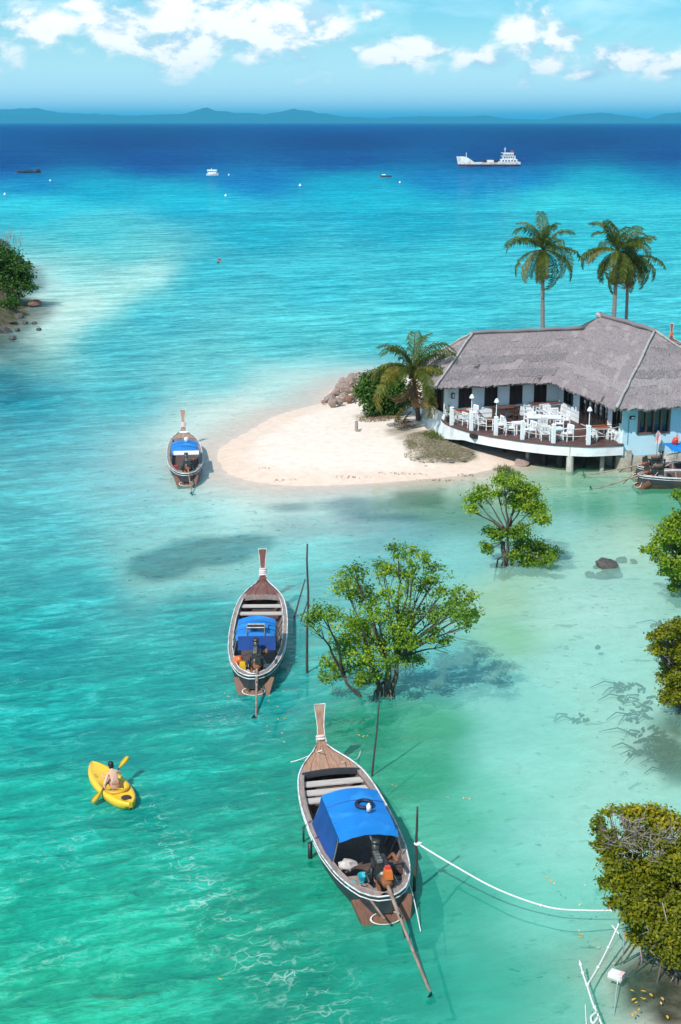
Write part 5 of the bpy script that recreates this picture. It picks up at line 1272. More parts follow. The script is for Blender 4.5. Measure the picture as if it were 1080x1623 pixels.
# pale bare branches reaching out of the bush
bt = MB(); bb = at_z(1068, 1512, 0)
for pl2 in ([(1068, 1490), (1045, 1482), (1030, 1476), (1018, 1480)], [(1045, 1482), (1040, 1495), (1034, 1502)], [(1030, 1476), (1024, 1468)], [(1060, 1525), (1042, 1518), (1030, 1506)], [(1090, 1548), (1072, 1540), (1060, 1528)], [(1072, 1540), (1066, 1552), (1060, 1562)], [(1066, 1520), (1060, 1470), (1050, 1430)], [(1014, 1500), (1018, 1522), (1015, 1530)], [(990, 1480), (988, 1510), (984, 1530)]):
    bt.tube([at_d(x, y, bb.y - .9) - bb for x, y in pl2], [.018, .014, .010, .006][:len(pl2)], 5)
pb_ = bt.build('branch', m_grey, None, True, bb); pb_.parent = [o for o in COL.objects if o.name.startswith('mangrove_bush')][0]; pb_.location = (0, 0, 0); pb_['label'] = 'bare pale grey branches under the leaves'
# beach shrub beside the small palm
ts = [(590, 606, 22), (612, 600, 22), (580, 625, 18), (600, 630, 26), (622, 622, 22), (632, 640, 16), (612, 648, 18), (590, 645, 14), (640, 620, 14), (572, 614, 10), (626, 604, 16), (648, 632, 12)]
rs = random.Random(8)
mangrove('beach_shrub', 'dense dark green shrub between the rock pile and the small palm', 'bush', at_z(612, 656, .55), [(x, y, q, (628 - y) * .03 + rs.uniform(-.4, .4)) for x, y, q in ts], [(0, 0, .4, .06), (-.5, .1, .35, .05), (.4, 0, .4, .05)], lf_dark, 8000, .19, 46, flat=.85, roots=0, spread=.9, tone_fn=lambda k: .22)
# headland bushes at the left edge
hb_ = [((10, 468), [(8, 405, 20), (22, 412, 18), (30, 425, 18), (40, 440, 16), (46, 455, 12), (30, 450, 20), (15, 440, 24), (0, 425, 24), (-15, 410, 26), (20, 465, 16), (42, 424, 10), (-20, 450, 30)], 'leafy dark tree overhanging the rocks of the left headland', lf_dark, 9000, .26),
       ((-10, 440), [(-8, 392, 14), (4, 388, 9), (8, 398, 9), (-25, 388, 20)], 'scrubby tree on top of the left headland', lf_head, 2200, .24),
       ((10, 492), [(12, 480, 14), (22, 484, 10), (0, 486, 14), (-20, 478, 20)], 'low bush at the foot of the left headland', lf_dark, 2000, .2)]
for k, ((x, y), cl_, lb, lm, nl_, sz) in enumerate(hb_):
    b = at_z(x, y, 1.0 if k < 2 else .5)
    if k == 1: b = at_d(x, 400, 146); b.z = 4.0
    mangrove('headland_tree', lb, 'tree', b, [(cx_, cy_, q, rs.uniform(-1.5, 1.5)) for cx_, cy_, q in cl_], [(0, 0, 1.6, .14), (-1, .3, 1.4, .11)], lm, nl_, sz, 50 + k, 'trees on the left headland', roots=0, spread=.9, tone_fn=lambda k: .2)
tb = MB(); r_ = random.Random(3); b = at_d(4, 378, 144)
for k in range(60):
    e = Vector((r_.uniform(-2.4, 2.2), r_.uniform(-.8, .8), r_.uniform(-1.2, .3))); tb.tube([e, e + Vector((r_.uniform(-.3, .3), r_.uniform(-.3, .3), r_.uniform(.5, 1.1)))], [.03, .01], 4)
tag(tb.build('bare_shrub', m_grey, None, False, b), 'leafless grey shrub on top of the left headland', 'shrub')
# ---- palms
def frond_mesh(L, droop, m_leaf, seed, npair=29, wid=.55):
    r = random.Random(seed); mb = MB(); pts = []; p = Vector((0, 0, 0)); a = R(62); st = L / 12
    for i in range(13):
        pts.append(p.copy()); a -= droop * (.5 + i / 8) / 12 * 1.35; p = p + Vector((0, math.cos(a), math.sin(a))) * st
    mb.tube(pts, [.035 * (1 - .85 * i / 12) + .004 for i in range(13)], 4, cap=False)
    tones = [.3] * len(mb.f)
    for k in range(npair):
        f = .12 + .88 * k / (npair - 1); x = f * 12; i = min(11, int(x)); c = pts[i].lerp(pts[i + 1], x - i); tg = (pts[i + 1] - pts[i]).normalized()
        ln = wid * (math.sin(math.pi * (.12 + .80 * f)) ** .6) * r.uniform(.8, 1.15) * L / 2.2
        for s_ in (-1, 1):
            out = (Vector((s_, 0, 0)) * .85 + tg * .75 + Vector((0, 0, r.uniform(-.05, .25)))).normalized()
            m1 = c + out * ln * .55; e = m1 + (out * .42 + Vector((0, 0, -.55 - r.uniform(0, .35)))).normalized() * ln * .5
            wv = tg * .036 * (L / 2.2) ** .5
            mb.add([c - wv * .5, m1 - wv, e, m1 + wv, c + wv * .5], [(0, 1, 3, 4), (1, 2, 3)]); tn = min(1, max(0, .45 + r.uniform(-.4, .4))); tones += [tn, tn]
    me = mb.mesh('frond', m_leaf)
    at_ = me.attributes.new('tone', 'FLOAT', 'FACE'); at_.data.foreach_set('value', tones)
    return me
def palm(label, base, top, fr_len, spec, seed, bark, r0=.13, upright=0):
    r = random.Random(seed); T = thing('palm_tree', label, 'tree', base, 0, 'coconut palms'); tp = top - base; n_ = 18
    bend = Vector((r.uniform(-.12, .12), 0, 0))
    pts = [Vector((tp.x * (i / n_) ** 1.2, tp.y * i / n_, -.3 + (tp.z + .3) * i / n_)) + bend * math.sin(math.pi * i / n_) for i in range(n_ + 1)]
    MB().tube(pts, [r0 * (1.25 if i == 0 else 1 - .35 * i / n_) * (1.06 if i % 2 else .97) for i in range(n_ + 1)], 9).build('trunk', bark, T, True)
    cr = MB()
    for k in range(7): a = r.uniform(0, 6.28); cr.blob(tp + Vector((math.cos(a) * .17, math.sin(a) * .17, -.16 - r.uniform(0, .14))), (.085, .085, .11), 7, 5)
    cr.build('coconuts', m_darkwood if seed % 2 else m_woodA, T, True)
    protos_ = {}
    for kind, count, e0, e1 in spec:
        ms = {'g': lf_palm, 'y': lf_palmy, 'd': lf_dry}[kind]
        for k in range(count):
            v = k % 3; key = (kind, v)
            if key not in protos_: protos_[key] = frond_mesh(fr_len, (.75, 1.0, 1.25)[v] if kind != 'd' else 1.6, ms, seed * 11 + v)
            az_ = 6.283 * (k + r.uniform(-.3, .3)) / count + r.uniform(0, .4); e_ = r.uniform(e0, e1)
            fo = link('frond', protos_[key], T, tp + Vector((0, 0, .02)))
            fo.rotation_euler = (Matrix.Rotation(az_, 3, 'Z') @ Matrix.Rotation(R(e_), 3, 'X') @ Matrix.Rotation(r.uniform(-.5, .5), 3, 'Y')).to_euler(); s_ = r.uniform(.85, 1.1); fo.scale = (s_, s_, s_)
    return T
PD1 = 86.
def pbase(x, z=.6, D_=PD1): p = at_d(x, 500, D_); return Vector((p.x, D_, z))
palm('tall coconut palm standing alone behind the thatched wing', pbase(867), at_d(861, 396, PD1), 2.75, [('g', 6, 2, 26), ('g', 8, -45, -12), ('y', 3, -80, -40), ('g', 6, -95, -55), ('d', 2, -125, -95)], 3, m_ptrunk, .16)
palm('tall coconut palm, left of the close pair behind the main roof', pbase(977, .6, 85), at_d(979, 398, 85), 2.6, [('g', 7, 0, 24), ('g', 9, -50, -12), ('y', 3, -85, -40), ('g', 8, -100, -55), ('d', 2, -130, -95)], 4, m_ptrunk, .17)
palm('slimmer coconut palm, right of the close pair behind the main roof', pbase(992, .6, 87), at_d(996, 411, 87), 2.4, [('g', 6, 0, 22), ('g', 8, -50, -15), ('y', 2, -85, -40), ('g', 7, -100, -55), ('d', 2, -130, -95)], 6, m_ptrunk, .13)
sp = palm('short coconut palm with hanging fronds at the wing\'s left corner', at_z(664, 664, .75) , at_d(655, 590, 75.6), 3.1, [('g', 7, 2, 22), ('g', 9, -50, -8), ('y', 8, -80, -25), ('d', 3, -150, -115)], 9, m_ptrunk2, .15)
# fallen frond hanging to the sand
fo = link('frond', frond_mesh(2.3, 1.1, lf_palmy, 77), sp, at_d(648, 640, 76.8) - sp.location); fo.rotation_euler = (Matrix.Rotation(R(55), 3, 'Z') @ Matrix.Rotation(R(-95), 3, 'X')).to_euler(); fo['label'] = 'yellow dying frond hanging down to the sand'
fo = link('frond', frond_mesh(1.7, 1.2, lf_dry, 78), sp, at_d(652, 652, 76.6) - sp.location); fo.rotation_euler = (Matrix.Rotation(R(75), 3, 'Z') @ Matrix.Rotation(R(-100), 3, 'X')).to_euler(); fo['label'] = 'dead brown frond on the sand'
# grass on the dune by the terrace: nobody could count it
def ground_at(p): return float(ground(np.array([[p.x]]), np.array([[p.y]]))[0, 0])
def grass(name, label_, blobs, n, m_, hgt, seed):
    r = np.random.default_rng(seed); P_ = []
    for x, y, rx, ry in blobs:
        k = max(1, int(n * rx * ry / sum(q[2] * q[3] for q in blobs)))
        for _ in range(k):
            a = r.uniform(0, 6.28); d = r.uniform() ** .6
            P_.append(at_z(x + rx * d * math.cos(a), y + ry * d * math.sin(a), .6))
    X_ = np.array([[p.x for p in P_]]); Y_ = np.array([[p.y for p in P_]]); Z_ = ground(X_, Y_)[0]
    mb = MB(); tones = []
    for i, p in enumerate(P_):
        for j in range(3):
            a = r.uniform(0, 6.28); h_ = hgt * r.uniform(.5, 1.3); d = Vector((math.cos(a), math.sin(a), 0)); c = Vector((p.x, p.y, Z_[i] - .02)) + d * r.uniform(0, .05)
            s_ = Vector((-d.y, d.x, 0)) * .018
            mb.add([c - s_, c + s_, c + d * h_ * .7 + Vector((0, 0, h_))], [(0, 1, 2)]); tones.append(r.uniform(0, 1))
    me = mb.mesh(name, m_); at_ = me.attributes.new('tone', 'FLOAT', 'FACE'); at_.data.foreach_set('value', tones)
    return struct(link(name, me), 'stuff')
grass('dry_grass', '', [(690, 698, 46, 16), (725, 712, 30, 9), (655, 700, 16, 8), (680, 715, 40, 8)], 2600, lf_grass, .09, 31)
grass('green_grass', '', [(800, 727, 16, 6), (812, 733, 14, 4), (700, 688, 30, 7)], 500, lf_green, .2, 32)
grass('tide_litter', '', [(640, 736, 40, 1.2), (700, 742, 40, 1.2), (560, 742, 30, 1), (450, 745, 25, 1), (740, 735, 20, 2), (420, 730, 12, 1)], 110, lf_dry, .10, 34)
grass('dune_litter', '', [(598, 662, 34, 7), (640, 676, 18, 6)], 500, lf_dry, .12, 33)
# ---------------------------------------------------------------- rocks
m_rock = mat('granite_boulder', (.34, .24, .20), (.20, .15, .13), scale=3, rough=.9, bump=.8, c3=(.42, .34, .29))
m_rock2 = mat('dark_wet_rock', (.055, .05, .045), (.10, .085, .07), scale=3, rough=.6, bump=.8, c3=(.03, .035, .03))
m_rock3 = mat('red_brown_rock', (.26, .13, .085), (.16, .085, .06), scale=3, rough=.9, bump=.8)
def rock_mesh(seed, sub=3):
    bm = bmesh.new(); bmesh.ops.create_icosphere(bm, subdivisions=sub, radius=1)
    r = random.Random(seed); o = Vector((r.uniform(0, 90), r.uniform(0, 90), r.uniform(0, 90)))
    pl_n = [Vector((r.uniform(-1, 1), r.uniform(-1, 1), r.uniform(-.6, 1))).normalized() for _ in range(9)]
    for v in bm.verts:
        d = v.co.normalized(); q = 1.
        for n_ in pl_n: 
            k = d.dot(n_)
            if k > 0: q = min(q, .78 / max(k, .78))
        v.co = d * q * (1 + .10 * mnoise.noise(d * 2 + o) + .05 * mnoise.noise(d * 6 + o))
    me = bpy.data.meshes.new('rock'); bm.to_mesh(me); bm.free(); return me
RM = [rock_mesh(s_) for s_ in range(6)]
for me_ in RM: me_.materials.append(m_rock)
RMd = [m_.copy() for m_ in RM[:4]]
for me_ in RMd: me_.materials.clear(); me_.materials.append(m_rock2)
RMr = [m_.copy() for m_ in RM[:3]]
for me_ in RMr: me_.materials.clear(); me_.materials.append(m_rock3)
rr2 = random.Random(12)
def rock(x, y, w, z, label, group=None, ms=RM, flat=.65, D_=None):
    p = at_z(x, y, z); s_ = w * (p - cam.location).length / FPX / 2
    o = link('rock', rr2.choice(ms), None, p, (rr2.uniform(-.4, .4), rr2.uniform(-.4, .4), rr2.uniform(0, 6.28)), (s_ * rr2.uniform(.85, 1.15), s_ * rr2.uniform(.85, 1.15), s_ * flat * rr2.uniform(.85, 1.2)))
    return tag(o, label, 'rock', group)
pile = [(524, 632, 20), (537, 636, 16), (527, 638, 16), (545, 628, 18), (533, 622, 16), (548, 614, 22), (556, 606, 22), (563, 618, 18), (553, 632, 16), (562, 630, 14), (572, 600, 24), (580, 608, 18), (570, 626, 14), (590, 597, 18), (545, 604, 16), (538, 612, 14), (518, 634, 12), (574, 634, 12), (584, 594, 16), (600, 594, 14), (558, 596, 14), (512, 637, 8), (612, 590, 14), (568, 612, 16)]
for x, y, w in pile: rock(x, y, w * .98, .55 if 525 < x else .25, 'reddish granite boulder in the pile behind the beach shrub', 'boulders piled at the end of the sandbar', RM if rr2.random() < .75 else RMr, .8)
rock(593, 604, 14, 1.2, 'orange brown boulder on top of the pile behind the shrub', None, RMr, .7)
for x, y, w in ((680, 727, 14), (700, 729, 12), (660, 722, 12), (716, 728, 14), (735, 724, 14), (645, 712, 9), (752, 718, 10), (690, 722, 9), (668, 730, 8)): rock(x + rr2.uniform(-5, 5), y + rr2.uniform(-3, 3), w * rr2.uniform(.4, .8), .42, 'low pinkish stone at the foot of the grassy dune', 'stones below the dune', RM, .4)
rock(828, 733, 26, .12, 'flat pale rock at the water edge under the terrace', None, RM, .3)
rock(964, 895, 42, .04, 'round brown rock breaking the surface right of the two tier mangrove', None, RMd, .5)
rock(948, 1026, 10, -.2, 'single small grey stone alone on the pale seabed', None, RMd, .6)
for x, y, w, l in ((985, 888, 22, 'sunken dark rock touching the right side of the round brown rock'), (958, 912, 30, 'largest sunken dark rock, right below the round brown rock'), (936, 910, 18, 'sunken dark rock lowest on the left of the round brown rock'), (945, 898, 12, 'smallest sunken rock at the left side of the round brown rock'), (1005, 890, 14, 'sunken dark rock farthest right of the round brown rock')): rock(x, y, w, -.42, l, 'sunken rocks round the brown rock', RMd, .45)
for x, y, w in ((12, 494, 18), (30, 502, 20), (5, 508, 22), (22, 512, 16), (40, 511, 10), (8, 524, 22), (28, 523, 10), (55, 512, 10), (-8, 500, 26), (62, 522, 8), (20, 536, 14)): rock(x, y, w, .1, 'dark rock along the waterline of the left headland', 'rocks under the left headland', RMd, .6)
rock(56, 480, 24, .35, 'flat reddish rock at the tip of the left headland', None, RMr, .4)
# dark lumps and bent tubes on the seabed under the right hand mangroves
sw = MB(); r_ = random.Random(21)
for (x, y, rx, ry, n_) in ((1000, 1085, 25, 8, 16), (1010, 1110, 30, 14, 18), (1020, 1130, 25, 12, 12), (1030, 1160, 25, 14, 18), (1050, 1185, 25, 18, 24), (915, 1132, 22, 7, 10), (1010, 1192, 14, 8, 8), (1065, 1210, 22, 16, 14), (560, 1120, 50, 12, 22), (1050, 985, 20, 6, 8)):
    for _ in range(n_):
        p = at_z(x + r_.uniform(-rx, rx), y + r_.uniform(-ry, ry), -.4); g = ground_at(p); a = r_.uniform(0, 6.28); l = r_.uniform(.15, .45)
        sw.blob((p.x, p.y, g + .03), (l * .55, l * .13, .05), 7, 4, rot=Matrix.Rotation(a * .3 + .3, 3, 'Z'), jit=.6)
    for _ in range(max(2, n_ // 4)):
        p = at_z(x + r_.uniform(-rx, rx), y + r_.uniform(-ry, ry), -.4); g = ground_at(p); a = r_.uniform(2.5, 4.2); l = r_.uniform(.5, 1.1)
        sw.tube([Vector((p.x, p.y, g + .05)), Vector((p.x + l * .5 * math.cos(a), p.y + l * .5 * math.sin(a), g + .16)), Vector((p.x + l * math.cos(a + .3), p.y + l * math.sin(a + .3), g + .06))], [.03, .022, .01], 5)
struct(sw.build('seabed_lumps', m_rock2), 'stuff')
# ---------------------------------------------------------------- poles, ropes, floats
m_pole = mat('wet_dark_pole', (.07, .055, .045), (.035, .03, .028), scale=9, stretch=(1, 1, .3), rough=.8, c3=(.13, .11, .095))
def pole(x0, y0, z0, x1, y1, dD, r0, label, amp=.012, seed=0):
    b_ = at_z(x0, y0, z0); t_ = at_d(x1, y1, b_.y + dD); b2 = Vector((b_.x + (b_.x - t_.x) * .2, b_.y + (b_.y - t_.y) * .2, -1.6))
    pts = [b2 - b_] + [q - b_ for q in crooked(b_, t_, 8, amp, seed)]
    return tag(MB().tube(pts, [r0] + [r0 * (1 - .4 * i / 8) for i in range(9)], 7).build('mooring_pole', m_pole, None, True, b_), label, 'pole', 'mooring poles')
pole(487, 1066, 0, 487.5, 862, .15, .045, 'tallest mooring pole, upright right of the red decked boat', .03, 1)
pole(467, 978, 0, 484, 918, .4, .035, 'slanting mooring pole crossing the tallest pole', .02, 2)
pole(477, 985, 0, 489, 950, .3, .03, 'short slanting pole at the foot of the crossing poles', .02, 3)
pole(590, 1230, 0, 603, 1096, .3, .03, 'thin leaning pole at the right bow of the nearest boat', .012, 4)
pole(657, 1412, 0, 662, 1279, -.1, .04, 'crooked mooring pole at the right stern of the nearest boat', .05, 5)
pole(502, 1332, .0, 503, 1318, 0, .03, 'short stub of pole at the left side of the nearest boat', .0, 6) if False else None
o = MB().tube([(0, 0, -.2), (.01, 0, .25), (.0, 0, .52)], [.10, .09, .08], 7).blob((.1, -.12, .02), (.16, .1, .08), 7, 4, jit=.5).build('stump', m_grey, None, False, at_z(565, 682, .62)); tag(o, 'small grey stump standing alone on the beach sand', 'stump')
m_wrope = mat('white_rope', (.74, .76, .72), (.6, .62, .58), scale=30, rough=.9)
def rope(pts, r, label, knots=()):
    T = MB(); T.tube(pts, r, 6)
    for k in knots: T.blob(pts[k], (r * 1.8, r * 1.8, r * 1.6), 7, 5, jit=.4)
    o = T.build('rope', m_wrope, None, True); return tag(o, label, 'rope')
def lerp_pts(ctrl, n):
    out = []
    for i in range(n + 1):
        f = i / n * (len(ctrl) - 1); k = min(int(f), len(ctrl) - 2); u_ = f - k
        p0_, p1_, p2_, p3_ = ctrl[max(k - 1, 0)], ctrl[k], ctrl[k + 1], ctrl[min(k + 2, len(ctrl) - 1)]
        out.append(.5 * ((2 * p1_) + (p2_ - p0_) * u_ + (2 * p0_ - 5 * p1_ + 4 * p2_ - p3_) * u_ * u_ + (3 * p1_ - p0_ - 3 * p2_ + p3_) * u_ ** 3))
    return out
pc = at_z(657, 1412, 0)
rp = [at_d(662, 1337, pc.y - .05), at_d(720, 1372, pc.y - .6), at_d(790, 1410, pc.y - 1.1), at_d(870, 1438, pc.y - 1.4), at_d(930, 1443, pc.y - 1.5), at_d(970, 1443, pc.y - 1.5)]
rope(lerp_pts(rp, 30), .021, 'long white rope slung from the crooked pole to the mangrove bush', (0, 17, 30))
o = MB().ring(rp[0], .06, .028, n=10, m=5).tube([rp[0], rp[0] + Vector((.1, -.05, .05))], .014, 5).build('rope_knot', m_wrope, None, True); o.parent = None; tag(o, 'white rope knot tied round the crooked mooring pole', 'knot')
rope(lerp_pts([at_z(985, 1455, .5), at_z(968, 1494, .18), at_z(950, 1530, .05), at_z(932, 1560, .03)], 20), .021, 'white rope running down from the bush to the floating knot', (8, 14, 20))
rope(lerp_pts([at_z(970, 1466, .12), at_z(976, 1474, .12), at_z(983, 1482, .10)], 6), .018, 'short white rope end crossing the rope below the bush')
rope(lerp_pts([at_z(919, 1522, .03), at_z(924, 1542, .03), at_z(930, 1560, .04)], 10), .022, 'short white rope lying left of the floating knot', (2, 5))
rope(lerp_pts([at_z(931, 1562, .03), at_z(939, 1588, .03), at_z(947, 1606, .02), at_z(960, 1640, .02)], 16), .022, 'white rope leaving the picture below the floating knot', (0, 8))
rope(lerp_pts([at_z(928, 1590, .02), at_z(929, 1612, .02), at_z(931, 1640, .02)], 8), .012, 'thin white line left of the lower rope')
rope(lerp_pts([at_z(946, 1604, .05), at_z(937, 1612, .06), at_z(940, 1622, .04), at_z(948, 1612, .05)], 12), .024, 'loose rope loop at the bottom of the picture')
rope(lerp_pts([onboat(nearT, (-.12, 6.2, 1.0)), at_z(478, 1203, .12), at_z(461, 1208, .0)], 8), .016, 'bow line dropping left from the nearest boat')
rope(lerp_pts([onboat(nearT, (.3, 5.6, .9)), at_z(566, 1203, .1), at_z(572, 1190, .02)], 8), .012, 'thin line off the right bow of the nearest boat')
rope(lerp_pts([onboat(nearT, (.66, .35, .62)), at_z(655, 1420, .3), at_z(667, 1476, .02)], 8), .012, 'thin stern line off the right of the nearest boat')
o = thing('float', 'pale pinkish block float tied below the mangrove bush', 'float', at_z(977, 1546, .03))
MB().box((0, 0, 0), (.30, .22, .14), Matrix.Rotation(R(-35), 3, 'Z'), top=.92).build('block', m_whitec, o); MB().box((.1, -.07, .03), (.08, .16, .13), Matrix.Rotation(R(-35), 3, 'Z')).build('worn_end', m_pink, o)
MB().tube([Vector((.02, -.1, 0)), Vector((-.1, -.5, -.1)), Vector((-.2, -.9, -.3))], .012, 5).build('line', m_wrope, o)
# fallen leaves drifting on the water
m_lfy = mat('fallen_yellow_leaf', (.72, .42, .05), (.62, .30, .04), scale=8, rough=.5); m_lfp = mat('fallen_pale_leaf', (.70, .52, .32), (.6, .4, .22), scale=8, rough=.5)
lv = [(437, 1092, 1), (411, 1092, 0), (405, 1088, 0), (428, 1103, 1), (450, 1096, 1), (426, 1111, 1), (441, 1140, 0), (452, 1139, 0), (423, 1151, 0), (427, 1160, 0), (450, 1176, 1), (356, 1099, 1), (362, 1104, 1), (447, 1162, 1), (577, 1167, 0), (569, 1165, 0), (583, 1166, 0), (622, 1244, 0), (628, 1246, 0), (740, 1265, 0), (735, 1265, 1), (745, 1266, 1), (710, 1264, 1),
      (868, 1391, 0), (872, 1396, 0), (879, 1400, 1), (928, 1403, 1), (920, 1434, 1), (918, 1475, 1), (920, 1485, 0), (922, 1482, 0), (940, 1489, 0), (949, 1502, 1), (1002, 1570, 0), (1020, 1571, 0), (1022, 1583, 0), (1018, 1582, 0), (1005, 1584, 0), (1009, 1589, 0), (1032, 1577, 0), (1050, 1583, 0), (1013, 1600, 0), (1007, 1605, 0), (1003, 1608, 0), (1048, 1590, 1), (1058, 1612, 0), (973, 1527, 1), (349, 1552, 0), (440, 1120, 1), (470, 1100, 1)]
lm_ = []
for m_ in (m_lfy, m_lfp):
    mb = MB(); mb.add([(-.075, 0, 0), (-.03, -.026, .012), (.03, -.024, .012), (.075, 0, .004), (.03, .024, .012), (-.03, .026, .012)], [(0, 1, 5), (1, 2, 4, 5), (2, 3, 4)]); lm_.append(mb.mesh('fallen_leaf', m_))
for x, y, k in lv:
    s_ = rr2.uniform(.55, .95)
    tag(link('fallen_leaf', lm_[k], None, at_z(x, y, .008), (0, 0, rr2.uniform(-1.6, 1.6)), (s_, s_, s_)), 'orange yellow fallen leaf floating on the water' if k == 0 else 'pale fallen leaf floating on the water', 'leaf', 'orange leaves adrift' if k == 0 else 'pale leaves adrift')
# ---------------------------------------------------------------- far vessels and buoys
m_ship = mat('ship_white', (.78, .80, .80), (.62, .62, .6), scale=.6, rough=.5, c3=(.5, .42, .36), s3=.5); m_shiph = mat('ship_dark_hull', (.05, .035, .05), (.14, .05, .05), scale=.5, rough=.6)
a, b = at_z(726, 263.5, 0), at_z(824, 263.5, 0); SLn = (b - a).length
ship = thing('cargo_ship', 'small white cargo ship with bridge at the stern out at sea', 'ship', (a + b) / 2, 0)
u1 = SLn / 98.
def sxp(px_): return (px_ - 49) * u1
rows, rowl = [], []
for i in range(25):
    f = i / 24; x = sxp(1 + 97 * f); hw = 11 * u1 * min(1, (.25 + f * 5)) * (1 if f < .93 else .85)
    zt = 16 - 10 * min(1, max(0, (f - .10) / .16)) if f < .26 else (6 if f < .66 else 7)
    zt = 15 if f < .12 else zt
    sh = (3.5 * u1 * (1 - f * 6)) if f < .16 else 0
    rows.append([Vector((x - sh, -hw, zt * u1)), Vector((x - sh * .3, -hw * .95, 3.2 * u1))]); rowl.append([Vector((x - sh * .3, -hw * .95, 3.2 * u1)), Vector((x, -hw * .8, -2 * u1))])
mb = MB(); mb.loft(rows); mb.loft([[Vector((p.x, -p.y, p.z)) for p in r_] for r_ in rows], flip=True); mb.build('hull', m_ship, ship)
mb = MB(); mb.loft(rowl); mb.loft([[Vector((p.x, -p.y, p.z)) for p in r_] for r_ in rowl], flip=True); mb.build('hull_bottom', m_shiph, ship)
mb = MB(); mb.loft([[Vector((r_[0].x, s_ * r_[0].y * .98, min(r_[0].z, r_[0].z) - 1.2 * u1)) for s_ in (1, -1)] for r_ in rows]); mb.build('deck', m_bench, ship)
for px_, w, z in ((24, 6, 8), (42, 5, 8), (60, 6, 8)): MB().box((sxp(px_), 0, z * u1), (w * u1, 12 * u1, 4 * u1)).build('hatch', m_darkwood, ship)
MB().box((sxp(51), 0, 8 * u1), (10 * u1, 14 * u1, 3 * u1)).build('hatch', m_ship, ship)
for px_, w, z0, z1 in ((80, 26, 6, 11), (80, 20, 11, 16), (79, 15, 16, 20), (79, 22, 15.5, 16.3), (78, 19, 20, 20.8)):
    t_ = MB().box((sxp(px_), 0, (z0 + z1) / 2 * u1), (w * u1, 16 * u1, (z1 - z0) * u1)).build('bridge_deck', m_ship, ship)
    if z1 - z0 > 2:
        for k in range(5): MB().box((sxp(px_ - w * .36 + k * w * .18), -8.02 * u1, (z0 + z1) / 2 * u1), (w * .10 * u1, .2 * u1, 2.0 * u1)).build('window', m_glass, t_)
MB().tube([(sxp(74), 0, 20 * u1), (sxp(74), 0, 29 * u1)], .5 * u1, 5).bar((sxp(72), 0, 26 * u1), (sxp(76), 0, 26 * u1), .5 * u1).build('mast', m_ship, ship)
MB().tube([(sxp(13), 0, 14 * u1), (sxp(13), 0, 21 * u1)], .6 * u1, 5).build('mast', m_ship, ship)
MB().box((sxp(85), 0, 22 * u1), (4 * u1, 5 * u1, 5 * u1), top=.8).build('funnel', m_rust, ship)
a, b = at_z(328, 278, 0), at_z(347, 278, 0); u1 = (b - a).length / 19
wb = thing('motor_boat', 'white cabin cruiser anchored on the dark blue water', 'boat', (a + b) / 2, R(-8))
rows = []
for i in range(11):
    f = i / 10; x = (-9.5 + 19 * f) * u1; hw = 4 * u1 * min(1, (1.05 - f) * 3.5 + .05); zt = (2.6 + 1.6 * f * f) * u1
    rows.append([Vector((x, -hw, zt)), Vector((x, -hw * .8, -.8 * u1)), Vector((x, hw * .8, -.8 * u1)), Vector((x, hw, zt))])
MB().loft(rows).loft([[r_[0], r_[3]] for r_ in rows]).add(rows[0], [(0, 1, 2, 3)]).build('hull', m_ship, wb)
MB().box((-.5 * u1, 0, 5 * u1), (14 * u1, 6 * u1, 4.2 * u1), top=.93).build('cabin', m_white, wb); MB().box((-.5 * u1, 0, 8 * u1), (16 * u1, 7 * u1, 1.6 * u1), top=.95).build('roof', m_white, wb)
for k in range(4): MB().box(((-5.5 + 3.3 * k) * u1, -2.98 * u1, 5.7 * u1), (1.7 * u1, .25 * u1, 1.5 * u1)).build('window', m_glass, wb)
MB().tube([(-2 * u1, 0, 8 * u1), (-2 * u1, 0, 11.5 * u1)], .35 * u1, 5).build('mast', m_ship, wb)
a, b = at_z(27, 274, 0), at_z(65, 274, 0); u1 = (b - a).length / 38
db = thing('fishing_boat', 'low dark fishing boat far out on the left', 'boat', (a + b) / 2, 0)
rows = []
for i in range(13):
    f = i / 12; x = (-19 + 38 * f) * u1; hw = 3.5 * u1 * max(.05, min(1, f * 4, (1 - f) * 6 + .5)); zt = (2.2 + 4 * max(0, .25 - f) ** 1 * 3 + (.8 if f > .8 else 0)) * u1
    rows.append([Vector((x, -hw, zt)), Vector((x, -hw * .7, -u1)), Vector((x, hw * .7, -u1)), Vector((x, hw, zt))])
MB().loft(rows).loft([[r_[0], r_[3]] for r_ in rows]).add(rows[-1], [(3, 2, 1, 0)]).build('hull', m_hull, db)
MB().box((15 * u1, 0, 4.5 * u1), (6 * u1, 4 * u1, 4 * u1), top=.9).build('cabin', m_darkwood, db); MB().box((0, 0, 3.2 * u1), (14 * u1, 3 * u1, 1.4 * u1)).build('net_pile', m_steel, db)
a, b = at_z(601, 280, 0), at_z(622, 280, 0); u1 = (b - a).length / 21
rb_ = thing('skiff', 'tiny red and white skiff on the blue water left of the cargo ship', 'boat', (a + b) / 2, 0)
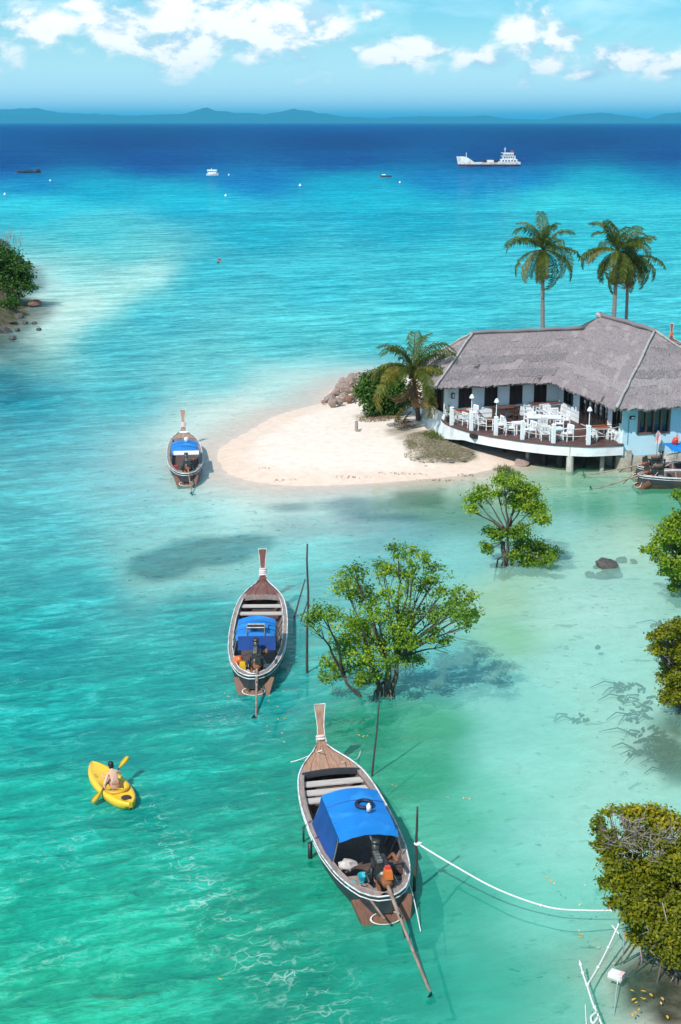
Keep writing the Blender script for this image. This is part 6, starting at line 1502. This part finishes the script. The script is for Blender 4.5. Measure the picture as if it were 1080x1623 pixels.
MB().loft([[Vector((x * u1, -hw * u1, 2 * u1)), Vector((x * u1, 0, -u1)), Vector((x * u1, hw * u1, 2 * u1))] for x, hw in ((-10, .4), (-6, 2), (4, 2.4), (10, 1.8))]).loft([[Vector((x * u1, -hw * u1, 1.6 * u1)), Vector((x * u1, hw * u1, 1.6 * u1))] for x, hw in ((-10, .4), (-6, 2), (4, 2.4), (10, 1.8))]).build('hull', m_redp, rb_)
MB().box((-3 * u1, 0, 3 * u1), (6 * u1, 3 * u1, 1.6 * u1)).build('cover', m_white, rb_)
for x, y, sz, l, m_ in ((80, 287, 1.6, 'white buoy below the dark fishing boat', m_white), (363, 278, 1.4, 'white buoy right of the cabin cruiser', m_white), (476, 295, 2.2, 'white buoy in the middle of the bay', m_white), (358, 311, 2.0, 'white buoy below the cabin cruiser', m_white), (634, 290, 1.6, 'white buoy right of the red skiff', m_white), (8, 309, 2., 'white buoy at the left edge of the bay', m_white)):
    p = at_z(x, y, 0); s_ = sz * (p - cam.location).length / FPX
    o = MB().lathe((0, 0, -s_ * .3), [(0, 0), (s_ * .7, .0), (s_, s_ * .6), (s_ * .7, s_ * 1.3), (s_ * .2, s_ * 1.5), (s_ * .15, s_ * 2.2), (0, s_ * 2.2)], 9).build('buoy', m_, None, True, p); tag(o, l, 'buoy', 'white buoys')
p = at_z(346, 417, 0); s_ = (p - cam.location).length / FPX
o = thing('flag_buoy', 'dark float with a small red flag in the turquoise channel', 'buoy', p); MB().lathe((0, 0, -s_), [(0, 0), (2.2 * s_, .5 * s_), (2 * s_, 2.5 * s_), (0, 3 * s_)], 9).build('float', m_black, o, True); MB().tube([(0, 0, 0), (0, 0, 7 * s_)], .4 * s_, 5).build('stick', m_bright, o)
MB().add([(0, 0, 7 * s_), (6 * s_, 0, 6 * s_), (5.5 * s_, .6 * s_, 3.6 * s_), (0, 0, 4 * s_)], [(0, 1, 2, 3)]).build('flag', m_redp, o)
# leaves of the terrace planter
C_ = rng.normal(size=(70, 3)) * np.array([.13, .13, .2]) + np.array([0, 0, .6]); leaves('foliage', pl_, C_, rng.normal(size=(70, 3)), lf_dark, .16, 91, .35)
